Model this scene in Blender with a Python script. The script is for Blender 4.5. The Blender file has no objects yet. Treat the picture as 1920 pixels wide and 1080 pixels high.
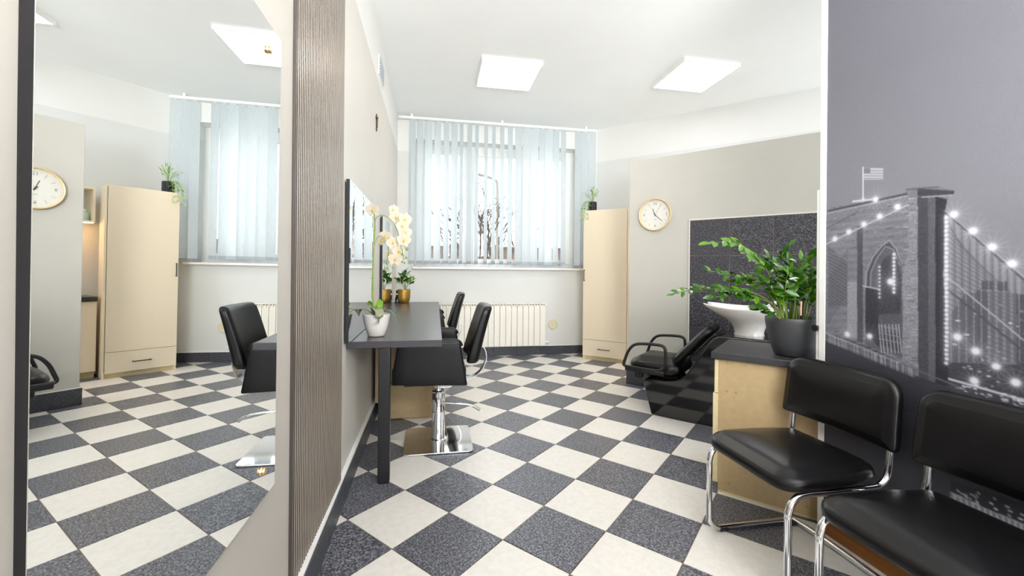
import bpy, bmesh, math, random
import numpy as np
from mathutils import Vector, Matrix, noise
random.seed(7)
D = bpy.data; SC = bpy.context.scene; COL = SC.collection
R = math.radians

# ---------------------------------------------------------------- camera
CAM = Vector((0.431, 0.0, 1.178)); FPX, PX, PY = 773.0, 960.0, 507.1
yaw, roll = R(10.43), 0.0089
Fv = Vector((math.sin(yaw), math.cos(yaw), 0)); R0 = Vector((math.cos(yaw), -math.sin(yaw), 0)); U0 = Vector((0, 0, 1))
Rv = R0*math.cos(roll)+U0*math.sin(roll); Uv = U0*math.cos(roll)-R0*math.sin(roll)
cd = D.cameras.new('camera'); cam = D.objects.new('camera', cd); COL.objects.link(cam)
cd.sensor_width = 36; cd.lens = FPX/1920*36; cd.shift_y = -(540-PY)/1920; cd.clip_start = 0.02; cd.clip_end = 300
m = Matrix((Rv, Uv, -Fv)).transposed().to_4x4(); m.translation = CAM; cam.matrix_world = m
SC.camera = cam

# ---------------------------------------------------------------- world, exposure
SC.view_settings.view_transform = 'Standard'; SC.view_settings.look = 'None'
SC.view_settings.gamma = 1; SC.view_settings.use_curve_mapping = False
SC.view_settings.exposure = 0.6
W = D.worlds.new('sky'); SC.world = W; W.use_nodes = True
wn = W.node_tree.nodes; wl = W.node_tree.links
bg = wn['Background']; bg.inputs['Strength'].default_value = 3.2
tc = wn.new('ShaderNodeTexCoord'); nz = wn.new('ShaderNodeTexNoise'); nz.inputs['Scale'].default_value = 2.0
rp = wn.new('ShaderNodeValToRGB'); rp.color_ramp.elements[0].color = (0.86, 0.93, 1, 1); rp.color_ramp.elements[1].color = (1, 1, 1, 1)
wl.new(tc.outputs['Generated'], nz.inputs['Vector']); wl.new(nz.outputs['Fac'], rp.inputs['Fac']); wl.new(rp.outputs['Color'], bg.inputs['Color'])
cy = SC.cycles
cy.max_bounces = 14; cy.diffuse_bounces = 8; cy.glossy_bounces = 6; cy.transparent_max_bounces = 16; cy.transmission_bounces = 6
cy.sample_clamp_indirect = 8; cy.caustics_reflective = False; cy.caustics_refractive = False
PANEL_LIGHT = 8.5
# fill lamps added unseen behind the camera to even out the room light
def area(name, loc, rot, sx, sy, power, c=(1, 1, 1)):
    l = D.lights.new(name, 'AREA'); l.shape = 'RECTANGLE'; l.size = sx; l.size_y = sy; l.energy = power; l.color = c
    o = D.objects.new(name, l); COL.objects.link(o); o.location = loc; o.rotation_euler = rot; o['kind'] = 'helper'; return o
area('front_fill', (1.15, -2.55, 1.55), (R(104), 0, 0), 1.8, 2.6, 18, (1, .985, .96))
area('added_bounce_fill', (1.35, -.7, 1.95), (R(142), 0, 0), 1.2, 1.2, 110, (1, .99, .97))  # added lamp aimed up and forward to brighten the ceiling
area('front_fill_right', (3.5, -2.55, 1.55), (R(104), 0, 0), 2.0, 2.6, 24, (.97, .985, 1))

# sky portals: let the daylight find the two window openings
def portal(name, loc, rot, sx, sy):
    l = D.lights.new(name, 'AREA'); l.shape = 'RECTANGLE'; l.size = sx; l.size_y = sy; l.cycles.is_portal = True
    o = D.objects.new(name, l); COL.objects.link(o); o.location = loc; o.rotation_euler = rot; o['kind'] = 'helper'

# ---------------------------------------------------------------- materials
def lin(c):
    if isinstance(c, str):
        c = [int(c[i:i+2], 16)/255 for i in (1, 3, 5)]
    return tuple((x/12.92 if x <= .04045 else ((x+.055)/1.055)**2.4) for x in c)+(1,)
def mat(name, c, rough=.5, metal=0, var=.04, scale=30, bump=0, bscale=60, coat=0, trans=0, c2=None, spec=.5, detail=3, coords='Object', stretch=None):
    """procedural material: base colour varied by noise, optional fine bump"""
    M = D.materials.new(name); M.use_nodes = True; n = M.node_tree.nodes; l = M.node_tree.links
    b = n['Principled BSDF']; b.inputs['Roughness'].default_value = rough; b.inputs['Metallic'].default_value = metal
    b.inputs['Coat Weight'].default_value = coat; b.inputs['Coat Roughness'].default_value = .08
    b.inputs['Specular IOR Level'].default_value = spec
    c = lin(c); d = lin(c2) if c2 else tuple(min(1, x*(1+var)) for x in c[:3])+(1,)
    c1 = c if c2 else tuple(x*(1-var) for x in c[:3])+(1,)
    t = n.new('ShaderNodeTexCoord'); z = n.new('ShaderNodeTexNoise'); z.inputs['Scale'].default_value = scale; z.inputs['Detail'].default_value = detail
    r = n.new('ShaderNodeValToRGB'); r.color_ramp.elements[0].color = c1; r.color_ramp.elements[1].color = d
    r.color_ramp.elements[0].position = .35; r.color_ramp.elements[1].position = .65
    src = t.outputs[coords]
    if stretch:
        mp = n.new('ShaderNodeMapping'); mp.inputs['Scale'].default_value = stretch; l.new(src, mp.inputs['Vector']); src = mp.outputs['Vector']
    l.new(src, z.inputs['Vector']); l.new(z.outputs['Fac'], r.inputs['Fac']); l.new(r.outputs['Color'], b.inputs['Base Color'])
    if bump:
        z2 = n.new('ShaderNodeTexNoise'); z2.inputs['Scale'].default_value = bscale; z2.inputs['Detail'].default_value = 4
        bp = n.new('ShaderNodeBump'); bp.inputs['Strength'].default_value = bump; bp.inputs['Distance'].default_value = .01
        l.new(src, z2.inputs['Vector']); l.new(z2.outputs['Fac'], bp.inputs['Height']); l.new(bp.outputs['Normal'], b.inputs['Normal'])
    if trans:
        tr = n.new('ShaderNodeBsdfTranslucent'); l.new(r.outputs['Color'], tr.inputs['Color'])
        mx = n.new('ShaderNodeMixShader'); mx.inputs['Fac'].default_value = trans
        l.new(b.outputs['BSDF'], mx.inputs[1]); l.new(tr.outputs['BSDF'], mx.inputs[2]); l.new(mx.outputs['Shader'], n['Material Output'].inputs['Surface'])
    return M
def emit(name, c, s):
    M = D.materials.new(name); M.use_nodes = True; n = M.node_tree.nodes; l = M.node_tree.links
    n.remove(n['Principled BSDF']); e = n.new('ShaderNodeEmission'); e.inputs['Color'].default_value = lin(c); e.inputs['Strength'].default_value = s
    l.new(e.outputs['Emission'], n['Material Output'].inputs['Surface']); return M
def granite(name, base, fleck, dark, rough, scale=190):
    """speckled stoneware tile: three tones mixed by fine noises"""
    M = D.materials.new(name); M.use_nodes = True; n = M.node_tree.nodes; l = M.node_tree.links
    b = n['Principled BSDF']; t = n.new('ShaderNodeTexCoord')
    z = n.new('ShaderNodeTexNoise'); z.inputs['Scale'].default_value = scale; z.inputs['Detail'].default_value = 2; z.inputs['Roughness'].default_value = .7
    r = n.new('ShaderNodeValToRGB'); e = r.color_ramp.elements
    e[0].position = .38; e[0].color = lin(dark); e[1].position = .64; e[1].color = lin(fleck)
    q = e.new(.5); q.color = lin(base)
    z3 = n.new('ShaderNodeTexNoise'); z3.inputs['Scale'].default_value = 3.0
    mr = n.new('ShaderNodeMapRange'); mr.inputs['To Min'].default_value = rough*.95; mr.inputs['To Max'].default_value = rough*1.12
    oi = n.new('ShaderNodeObjectInfo'); sc_ = n.new('ShaderNodeMath'); sc_.operation = 'MULTIPLY'; sc_.inputs[1].default_value = 37.0
    ad = n.new('ShaderNodeVectorMath'); ad.operation = 'ADD'
    l.new(oi.outputs['Random'], sc_.inputs[0]); l.new(t.outputs['Object'], ad.inputs[0]); l.new(sc_.outputs['Value'], ad.inputs[1])
    l.new(ad.outputs['Vector'], z.inputs['Vector']); l.new(z.outputs['Fac'], r.inputs['Fac']); l.new(r.outputs['Color'], b.inputs['Base Color'])
    l.new(ad.outputs['Vector'], z3.inputs['Vector']); l.new(z3.outputs['Fac'], mr.inputs['Value']); l.new(mr.outputs['Result'], b.inputs['Roughness'])
    bp = n.new('ShaderNodeBump'); bp.inputs['Strength'].default_value = .015; bp.inputs['Distance'].default_value = .0005
    l.new(z.outputs['Fac'], bp.inputs['Height']); l.new(bp.outputs['Normal'], b.inputs['Normal'])
    return M
M_white = mat('white_paint', '#e6e6e3', .6, bump=.03, var=.01, scale=3, bscale=120)
M_ceil = mat('ceiling_paint', '#f7f8f8', .7, var=.008, scale=2)
M_beige = mat('beige_wall_paint', '#c9c5bc', .6, bump=.05, var=.012, scale=4, bscale=160)
M_clockwall = mat('warm_grey_wall_paint', '#c3c1b9', .6, bump=.06, var=.012, scale=4, bscale=160)
M_grey = mat('light_grey_wall_paint', '#dadcda', .6, bump=.03, var=.01, scale=3, bscale=140)
M_leftw = mat('cream_wall_paint', '#d2cfc8', .55, bump=.04, var=.012, scale=3, bscale=140)
M_grout = mat('brown_grout', '#7d6a5c', .8, scale=90, var=.12)
M_tdark = granite('dark_granite_tile', '#5a5c64', '#90929b', '#34353c', .32, 120)
M_tlight = granite('light_stone_tile', '#e2dfd9', '#e5e2dc', '#dfdbd4', .34, 34)
M_bb = granite('skirting_granite', '#3f4149', '#63656e', '#25262c', .35)
M_wtile = granite('wall_granite_tile', '#35343b', '#6a6972', '#18181d', .45, 100)
M_wgrout = mat('pinkish_grout', '#a58c7d', .8, scale=90)
M_trimw = mat('white_plastic', '#f2f2f0', .35, var=.01)
M_alu = mat('satin_aluminium', '#d9dce0', .3, .8, var=.03)
M_chrome = mat('chrome', '#e6e6e8', .06, 1, var=.02, scale=5)
M_steel = mat('brushed_steel', '#c4c5c8', .22, 1, var=.06, scale=8, stretch=(1, 60, 1))
M_leather = mat('black_leatherette', '#0a0a0b', .33, bump=.10, bscale=260, var=.1, spec=.3)
M_leather2 = mat('black_vinyl', '#0d0c0e', .3, bump=.06, bscale=320, var=.1, spec=.38)
M_blackplastic = mat('black_plastic', '#141416', .35, var=.1)
M_gloss = mat('black_gloss_shell', '#070709', .06, var=.1, coat=.6)
M_blackmetal = mat('black_powder_coat', '#17161a', .4, var=.08)
M_dtop = mat('charcoal_laminate', '#4a4748', .27, bump=.03, bscale=200, var=.10, scale=14, stretch=(1, 8, 1))
M_wtop = mat('anthracite_laminate', '#343235', .34, bump=.03, bscale=200, var=.1, scale=14)
M_dedge = mat('charcoal_laminate_edge', '#37343a', .45, var=.06, scale=40)
M_cream = mat('cream_laminate', '#ecdfc6', .45, bump=.02, bscale=90, var=.008, scale=12, stretch=(1, 1, .1))
M_maple = mat('maple_laminate', '#b49c75', .5, bump=.02, bscale=120, var=.04, scale=30)
M_mapedge = mat('maple_edge', '#dccb9f', .5, var=.04)
M_cap = mat('brown_screw_cap', '#a88a4c', .5)
M_porc = mat('white_porcelain', '#f3f1ee', .08, coat=.5, var=.01)
M_potw = mat('white_glazed_pot', '#dedad7', .3, var=.015)
M_potg = mat('grey_plastic_pot', '#3c3d40', .45, var=.05)
M_gold = mat('hammered_gold', '#b58f45', .34, .75, bump=.5, bscale=110, var=.12)
M_brass = mat('brass', '#d6b98a', .25, .9)
M_goldrim = mat('pale_wood_rim', '#e3c898', .35, .3, var=.05, scale=20)
M_dial = mat('clock_dial', '#dddcd5', .6, var=.01)
M_ink = mat('grey_ink', '#6f7376', .6)
M_inkd = mat('dark_ink', '#2c2e30', .5)
M_leaf = mat('dark_green_leaf', '#28530f', .16, c2='#42751a', scale=9, trans=.12, coat=.6)
M_leaf2 = mat('light_green_leaf', '#6da52b', .3, c2='#8fc23f', scale=12, trans=.3)
M_leaf3 = mat('grey_green_leaf', '#7f8466', .35, c2='#9aa184', scale=16, trans=.1)
M_leaf4 = mat('mid_green_leaf', '#4f8212', .22, c2='#71a120', scale=10, trans=.25, coat=.4)
M_stemd = mat('dark_green_stem', '#4a5a26', .45, c2='#6b7a3a', scale=15)
M_stem = mat('green_stem', '#6f8a35', .45, c2='#8aa349', scale=15)
M_petal = mat('white_petal', '#ece2cf', .5, c2='#f6efe2', scale=20, trans=.35)
M_lip = mat('yellow_lip', '#d8bf3c', .5, scale=40)
M_soil = mat('potting_soil', '#3a2a1e', .95, bump=.8, bscale=60, var=.3)
M_blind = mat('pale_blue_blind_fabric', '#e6edf1', .8, c2='#ecf2f5', scale=60, trans=.45, stretch=(1, 1, .2))
M_hem = mat('blind_hem_weight', '#c3ccd2', .7)
M_pvc = mat('white_window_pvc', '#f0f0ee', .3, var=.01)
M_rad = mat('white_radiator_enamel', '#efece2', .3, var=.01)
M_radslot = mat('radiator_slot', '#6e6a62', .6)
M_brownb = mat('brown_wood_skirting', '#7d4a1e', .45, c2='#95602c', scale=14, stretch=(1, .1, 6))
M_rib = mat('bronze_flute', '#aba196', .3, .3, var=.06, scale=10, stretch=(1, 1, .05))
M_ribshade = mat('bronze_rib_shade', '#1c1917', .5, .2)  # shade painted into the rib flanks; also colours the backing board
M_edge = mat('dark_bronze_edge', '#4b443f', .5, .2)
M_mint = mat('mint_bottle', '#b7d3c0', .25, var=.03)
M_bark = mat('bark', '#3a302a', .9, c2='#4d4038', scale=30)
M_brick = mat('brown_building', '#54473f', .9, c2='#66564c', scale=4)
M_lot = mat('pale_ground', '#d6d3cc', .9, scale=2, var=.1)
M_plaster = mat('exterior_plaster', '#d8d4cb', .8, scale=3)
M_figure = mat('black_gloss_ceramic', '#121318', .2, var=.1)
M_hose = mat('pinkish_brass_hose', '#c79f8d', .3, .8)
# mirror: plain silvered glass
M_mirror = D.materials.new('silvered_glass'); M_mirror.use_nodes = True
b = M_mirror.node_tree.nodes['Principled BSDF']; b.inputs['Metallic'].default_value = 1; b.inputs['Roughness'].default_value = 0; b.inputs['Base Color'].default_value = (.93, .95, .945, 1)
# window glass: clear, reflecting a little at grazing angles
M_glass = D.materials.new('window_glass'); M_glass.use_nodes = True
n = M_glass.node_tree.nodes; l = M_glass.node_tree.links; n.remove(n['Principled BSDF'])
tp = n.new('ShaderNodeBsdfTransparent'); gl = n.new('ShaderNodeBsdfGlossy'); gl.inputs['Roughness'].default_value = .02
fr = n.new('ShaderNodeFresnel'); fr.inputs['IOR'].default_value = 1.3; mx = n.new('ShaderNodeMixShader')
tp.inputs['Color'].default_value = (.97, .98, .98, 1)
l.new(fr.outputs['Fac'], mx.inputs['Fac']); l.new(tp.outputs['BSDF'], mx.inputs[1]); l.new(gl.outputs['BSDF'], mx.inputs[2]); l.new(mx.outputs['Shader'], n['Material Output'].inputs['Surface'])
M_panelA = emit('warm_led_diffuser', '#fff1e6', PANEL_LIGHT); M_panelB = emit('cool_led_diffuser', '#fbf8ff', PANEL_LIGHT)
M_led = emit('warm_led_strip', '#ffc27a', 45)

# ---------------------------------------------------------------- mesh helpers
def rrect(a, b, rcs, d=0, nc=6, ne=8):
    """rounded rectangle outline, inset by d; rcs = corner radii (++, -+, --, +-)"""
    out = []
    cs = [(1, 1, 0), (-1, 1, 90), (-1, -1, 180), (1, -1, 270)]; corners = []
    for (sx, sy, a0), rc in zip(cs, rcs):
        r = max(rc-d, .004); A, B = max(a-d, r+.001), max(b-d, r+.001)
        corners.append([(sx*(A-r)+r*math.cos(R(a0+90*i/nc)), sy*(B-r)+r*math.sin(R(a0+90*i/nc))) for i in range(nc+1)])
    for k in range(4):
        out += corners[k]; p, q = corners[k][-1], corners[(k+1) % 4][0]
        out += [(p[0]+(q[0]-p[0])*j/ne, p[1]+(q[1]-p[1])*j/ne) for j in range(1, ne)]
    return out
class MB:
    def pad(s, a, b, rcs, r, dome=0, bot=0, fn=None):
        """upholstered pad in xy: round edge of radius r, domed top"""
        rings = []; mn = min(a, b)
        def ring(d, z): rings.append([(x, y, z) for x, y in rrect(a, b, rcs, d)])
        def dm(d): t = min(1, (d-r*.3)/(mn*.75)); return 1-(1-max(t, 0))**2.2
        for d in [mn*.9, mn*.6, mn*.3, r*1.6]: ring(d, -r-bot*dm(d))
        for i in range(9):
            ph = -90+180*i/8; ring(r*(1-math.cos(R(ph))), r*math.sin(R(ph)))
        for d in [r*1.5, r*2.2, mn*.3, mn*.45, mn*.6, mn*.75, mn*.9, mn*.985]:
            if d > r*1.2: ring(d, r+dome*dm(d))
        n = len(rings[0]); vs = [Vector(p) for q in rings for p in q]
        if fn: vs = [fn(p) for p in vs]
        fs = [tuple(range(n))[::-1], tuple((len(rings)-1)*n+i for i in range(n))]
        for k in range(len(rings)-1):
            for i in range(n): fs.append((k*n+i, k*n+(i+1) % n, (k+1)*n+(i+1) % n, (k+1)*n+i))
        return s.add(vs, fs)
    def __init__(s): s.v = []; s.f = []; s.mi = []; s.cur = 0
    def add(s, vs, fs):
        o = len(s.v); s.v += [tuple(p) for p in vs]; s.f += [tuple(i+o for i in f) for f in fs]; s.mi += [s.cur]*len(fs); return s
    def box(s, x0, x1, y0, y1, z0, z1, M=None):
        vs = [Vector((x, y, z)) for z in (z0, z1) for y in (y0, y1) for x in (x0, x1)]
        if M: vs = [M @ p for p in vs]
        return s.add(vs, [(0, 2, 3, 1), (4, 5, 7, 6), (0, 1, 5, 4), (2, 6, 7, 3), (0, 4, 6, 2), (1, 3, 7, 5)])
    def prism(s, pts, a, b, axis='z'):
        """extrude a 2D polygon between a and b along an axis; pts are the other two coordinates in xyz order"""
        def P(p, t):
            return {'z': (p[0], p[1], t), 'y': (p[0], t, p[1]), 'x': (t, p[0], p[1])}[axis]
        k = len(pts); vs = [P(p, a) for p in pts]+[P(p, b) for p in pts]
        return s.add(vs, [tuple(range(k))[::-1], tuple(range(k, 2*k))]+[(i, (i+1) % k, k+(i+1) % k, k+i) for i in range(k)])
    def lathe(s, prof, c=(0, 0, 0), seg=32, M=None):
        vs = []; fs = []; k = len(prof)
        for j in range(seg):
            a = 2*math.pi*j/seg
            for r, z in prof:
                p = Vector((c[0]+r*math.cos(a), c[1]+r*math.sin(a), c[2]+z)); vs.append(M @ p if M else p)
        for j in range(seg):
            for i in range(k-1):
                a, b = j*k+i, ((j+1) % seg)*k+i; fs.append((a, b, b+1, a+1))
        return s.add(vs, fs)
    def tube(s, path, r, seg=10, closed=False, caps=True):
        path = [Vector(p) for p in path]; n = len(path); rr = r if hasattr(r, '__len__') else [r]*n
        up = None; vs = []; fs = []
        for i, p in enumerate(path):
            a = path[(i-1) % n] if (i > 0 or closed) else p; b = path[(i+1) % n] if (i < n-1 or closed) else p
            t = (b-a).normalized()
            if up is None:
                up = Vector((0, 0, 1)) if abs(t.z) < .9 else Vector((1, 0, 0))
            x = up-t*up.dot(t); x = x.normalized() if x.length > 1e-6 else t.orthogonal().normalized()
            up = x; y = t.cross(x)
            for j in range(seg):
                an = 2*math.pi*j/seg; vs.append(p+(x*math.cos(an)+y*math.sin(an))*rr[i])
        for i in range(n if closed else n-1):
            for j in range(seg):
                a = i*seg+j; b = i*seg+(j+1) % seg; c = ((i+1) % n)*seg+(j+1) % seg; d = ((i+1) % n)*seg+j
                fs.append((a, b, c, d))
        if caps and not closed: fs += [tuple(range(seg))[::-1], tuple((n-1)*seg+j for j in range(seg))]
        return s.add(vs, fs)
    def rbox(s, h, r, k=3, inner=6, fn=None):
        """rounded box with half sizes h, rounding r, then deformed by fn(Vector)->Vector"""
        def samples(a):
            aa = [math.tan(math.pi/4*i/k) for i in range(k+1)]
            lo = [-a+r-r*t for t in aa[::-1]][:-1]; hi = [a-r+r*t for t in aa][1:]
            return lo+[-(a-r)+2*(a-r)*i/inner for i in range(inner+1)]+hi
        S = [samples(a) for a in h]; idx = {}; vs = []; fs = []
        def V(p):
            key = tuple(round(c, 6) for c in p)
            if key not in idx:
                p = Vector(p); q = Vector([max(-(h[i]-r), min(h[i]-r, p[i])) for i in range(3)])
                d = p-q; o = q+d.normalized()*r if d.length > 1e-9 else p
                idx[key] = len(vs); vs.append(fn(o) if fn else o)
            return idx[key]
        for ax in range(3):
            b, c = (ax+1) % 3, (ax+2) % 3
            for sg in (-1, 1):
                for i in range(len(S[b])-1):
                    for j in range(len(S[c])-1):
                        q = []
                        for (ii, jj) in ((i, j), (i+1, j), (i+1, j+1), (i, j+1)):
                            p = [0, 0, 0]; p[ax] = sg*h[ax]; p[b] = S[b][ii]; p[c] = S[c][jj]; q.append(V(p))
                        fs.append(tuple(q) if sg > 0 else tuple(q[::-1]))
        return s.add(vs, fs)
    def build(s, name, m, parent=None, smooth=None, bevel=0, bseg=2, **props):
        me = D.meshes.new(name); me.from_pydata([tuple(p) for p in s.v], [], s.f)
        for mm in (m if isinstance(m, (list, tuple)) else [m]): me.materials.append(mm)
        for p, k in zip(me.polygons, s.mi): p.material_index = k
        me.update()
        if smooth:
            me.polygons.foreach_set('use_smooth', [True]*len(me.polygons)); me.set_sharp_from_angle(angle=R(smooth))
        o = D.objects.new(name, me); COL.objects.link(o)
        if parent: o.parent = parent
        if bevel:
            bm = o.modifiers.new('bevel', 'BEVEL'); bm.width = bevel; bm.segments = bseg; bm.limit_method = 'ANGLE'; bm.angle_limit = R(40)
            me.polygons.foreach_set('use_smooth', [True]*len(me.polygons)); me.set_sharp_from_angle(angle=R(50)) if not smooth else None
            bm.harden_normals = False
        for k, v in props.items(): o[k] = v
        return o
def thing(name, label, cat, loc=(0, 0, 0), rz=0, group=None):
    o = D.objects.new(name, None); COL.objects.link(o); o.location = loc; o.rotation_euler = (0, 0, rz); o.empty_display_size = .1
    o['label'] = label; o['category'] = cat
    if group: o['group'] = group
    return o
def tag(o, label, cat, group=None):
    o['label'] = label; o['category'] = cat
    if group: o['group'] = group
    return o
def share(src, name, parent, Mx=None, label=None):
    o = D.objects.new(name, src.data if hasattr(src, 'data') else src); COL.objects.link(o); o.parent = parent
    if Mx is not None: o.matrix_local = Mx
    return o
def rc2(a, b, ha, hb, rc):
    """pull the corners of a rectangle onto arcs of radius rc"""
    da, db = abs(a)-(ha-rc), abs(b)-(hb-rc)
    if da > 0 and db > 0:
        L = math.hypot(da, db); k = max(da, db)/L
        a = math.copysign(ha-rc+da*k, a); b = math.copysign(hb-rc+db*k, b)
    return a, b
def copy_tree(o, parent=None):
    c = o.copy(); COL.objects.link(c)
    if parent is not None:
        c.parent = parent; c.matrix_parent_inverse = o.matrix_parent_inverse.copy()
    for ch in list(o.children): copy_tree(ch, c)
    return c
def struct(o): o['kind'] = 'structure'; return o
def sroot(name, loc=(0, 0, 0), rz=0):
    o = D.objects.new(name, None); COL.objects.link(o); o.location = loc; o.rotation_euler = (0, 0, rz); o['kind'] = 'structure'; o.empty_display_size = .1; return o
def spline(pts, n=8, closed=False):
    P = [Vector(p) for p in pts]; k = len(P); out = []
    rng = range(k) if closed else range(k-1)
    for i in rng:
        if closed: a, b, c, d = P[(i-1) % k], P[i], P[(i+1) % k], P[(i+2) % k]
        else: a, b, c, d = P[max(i-1, 0)], P[i], P[i+1], P[min(i+2, k-1)]
        for j in range(n):
            t = j/n; out.append(.5*((2*b)+(c-a)*t+(2*a-5*b+4*c-d)*t*t+(3*b-3*c+d-a)*t**3))
    if not closed: out.append(P[-1])
    return out
def ray(x, y): return Fv+Rv*((x-PX)/FPX)-Uv*((y-PY)/FPX)
def atY(x, y, v): d = ray(x, y); return CAM+d*((v-CAM.y)/d.y)
def atX(x, y, v): d = ray(x, y); return CAM+d*((v-CAM.x)/d.x)

# frame of the diagonal tile grid and of the clock wall: local x = v (towards lower right), local y = u (into the depth)
P0 = Vector((2.542, 3.897, 0)); ROTV = R(-47.45)
Vd = Vector((math.cos(ROTV), math.sin(ROTV), 0)); Ud = Vector((-math.sin(ROTV), math.cos(ROTV), 0))
YW = 5.645; ZC = 3.22; YB = -2.6; XR = 4.9
def xl(y): return -.03-.0125*(y-1.3)         # surface of the slightly splayed left wall

# ---------------------------------------------------------------- floor with its tiles
floor = struct(MB().box(-.2, XR+.1, YB-.1, YW+.4, -.12, -.003).build('floor', M_grout))
S = .333; t00 = Vector((.503, 2.025, 0))
def clip(poly, nx, ny, c):
    out = []
    for i in range(len(poly)):
        a, b = poly[i], poly[(i+1) % len(poly)]; da = nx*a[0]+ny*a[1]-c; db = nx*b[0]+ny*b[1]-c
        if da >= 0: out.append(a)
        if da*db < 0: t = da/(da-db); out.append((a[0]+(b[0]-a[0])*t, a[1]+(b[1]-a[1])*t))
    return out
def tile_mb(poly, zt=0.0, zb=-.006, bev=.0015):
    cx = sum(p[0] for p in poly)/len(poly); cy_ = sum(p[1] for p in poly)/len(poly); k = len(poly)
    def ins(p):
        d = Vector((cx-p[0], cy_-p[1])); return (p[0]+d.normalized()[0]*bev*1.4, p[1]+d.normalized()[1]*bev*1.4)
    vs = [(p[0], p[1], zb) for p in poly]+[(p[0], p[1], zt-bev*.6) for p in poly]+[ins(p)+(zt,) for p in poly]
    fs = [tuple(range(2*k, 3*k))]+[(i, (i+1) % k, k+(i+1) % k, k+i) for i in range(k)]+[(k+i, k+(i+1) % k, 2*k+(i+1) % k, 2*k+i) for i in range(k)]
    return MB().add(vs, fs)
g = .0021; full = [(g, g), (S-g, g), (S-g, S-g), (g, S-g)]
tmesh = {}
for nm, mm in (('d', M_tdark), ('l', M_tlight)):
    o = tile_mb(full).build('tile', mm); tmesh[nm] = o.data; D.objects.remove(o)
far_tiles = {'d': MB(), 'l': MB()}; cand = []
for i in range(-16, 20):
    for j in range(-22, 16):
        # tile (i,j): from grid point along u=i, v=j
        o_ = t00+Ud*(S*i)+Vd*(S*j); cn = o_+(Ud+Vd)*S/2
        poly = [o_+Vd*(S*a)+Ud*(S*b_) for a, b_ in ((g/S, g/S), (1-g/S, g/S), (1-g/S, 1-g/S), (g/S, 1-g/S))]
        P2 = [(p.x, p.y) for p in poly]
        Q = clip(P2, 1, .0125, .012-.0125*-1.3+(-.03)); Q = clip(Q, 0, -1, -(YW-.01)) if Q else Q
        Q = clip(Q, 0, 1, YB+.01) if Q else Q; Q = clip(Q, -1, 0, -(XR-.01)) if Q else Q
        if len(Q) < 3: continue
        area = abs(sum(Q[a][0]*Q[(a+1) % len(Q)][1]-Q[(a+1) % len(Q)][0]*Q[a][1] for a in range(len(Q))))/2
        if area < .0012: continue
        rel = cn-CAM; u_ = (cn-P0).dot(Ud); v_ = (cn-P0).dot(Vd)
        seen = cn.y > .55 and cn.x < 2.45 and not (u_ > .15 and v_ > -.1) or (cn.y > -.9 and cn.x < 1.9 and cn.y > .2)
        cand.append((seen, cn, i, j, Q, P2, o_))
nt = 0
for seen, cn, i, j, Q, P2, o_ in sorted(cand, key=lambda c: (not c[0], (c[1]-CAM).length)):
    col = 'l' if (i+j) % 2 == 0 else 'd'
    wholeq = len(Q) == 4 and all(abs(Q[a][0]-P2[a][0])+abs(Q[a][1]-P2[a][1]) < 1e-6 for a in range(4))
    if seen and nt < 290:
        nt += 1
        if wholeq:
            o = D.objects.new('tile', tmesh[col]); COL.objects.link(o); o.parent = floor
            o.location = (o_.x, o_.y, random.uniform(-.0003, .0003)); o.rotation_euler = (random.uniform(-.0006, .0006), random.uniform(-.0006, .0006), ROTV)
        else:
            tile_mb(Q).build('tile', M_tdark if col == 'd' else M_tlight, floor)
    else:
        t_ = tile_mb(Q); far_tiles[col].add(t_.v, t_.f)
for k_, mb in far_tiles.items():
    mb.build('dark_tiles_behind' if k_ == 'd' else 'light_tiles_behind', M_tdark if k_ == 'd' else M_tlight, floor, kind='stuff')

# ---------------------------------------------------------------- walls and ceiling
struct(MB().box(-.2, XR+.1, YB-.1, YW+.4, ZC, ZC+.12).build('ceiling', M_ceil))
ZB = 2.75
# left wall: painted cream below, white band above
wl_ = MB()
YS = 1.44                                     # mirror bay ends at the fluted panel; colour darkened to offset the lamp light
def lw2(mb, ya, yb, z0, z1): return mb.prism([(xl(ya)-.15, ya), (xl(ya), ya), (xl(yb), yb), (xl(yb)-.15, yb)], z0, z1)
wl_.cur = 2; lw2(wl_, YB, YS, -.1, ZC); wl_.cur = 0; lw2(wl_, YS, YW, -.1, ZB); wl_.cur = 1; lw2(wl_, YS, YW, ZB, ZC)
struct(wl_.build('wall_left', [M_leftw, M_white, mat('cream_wall_paint_dimmed', '#b4b0a9', .55, bump=.04, var=.012, scale=3, bscale=140)]))
# window wall with its opening
WX0, WX1, WZ0, WZ1 = .14, 2.44, 1.215, 2.925; YF = YW+.22
wb = MB()
def wbox(x0, x1, z0, z1):
    for a, b_, k_ in ((z0, min(z1, ZB), 0), (max(z0, ZB), z1, 1)):
        if b_ > a+1e-6: wb.cur = k_; wb.box(x0, x1, YW, YW+.38, a, b_)
wbox(-.25, WX0, -.1, ZC); wbox(WX1, 2.75, -.1, ZC); wbox(WX0, WX1, -.1, WZ0); wbox(WX0, WX1, WZ1, ZC)
struct(wb.build('wall_back', [M_grey, M_white]))
# right wall (behind the low partition), following the diagonal
cor = Vector((2.70, YW, 0)); far = P0+Ud*1.56+Vd*3.4
dr = (far-cor).normalized(); nr = Vector((-dr.y, dr.x, 0))
wr = MB()
for z0, z1, k_ in ((-.1, ZB, 0), (ZB, ZC, 1)):
    wr.cur = k_; wr.prism([(p.x, p.y) for p in (cor-dr*.15, far, far+nr*.15, cor-dr*.15+nr*.15)], z0, z1)
struct(wr.build('wall_right', [M_grey, M_white]))
wf = MB(); wf.box(far.x-.1, far.x+.1, YB, far.y+.1, -.1, ZC)
struct(wf.build('wall_far_right', M_grey))
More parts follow.
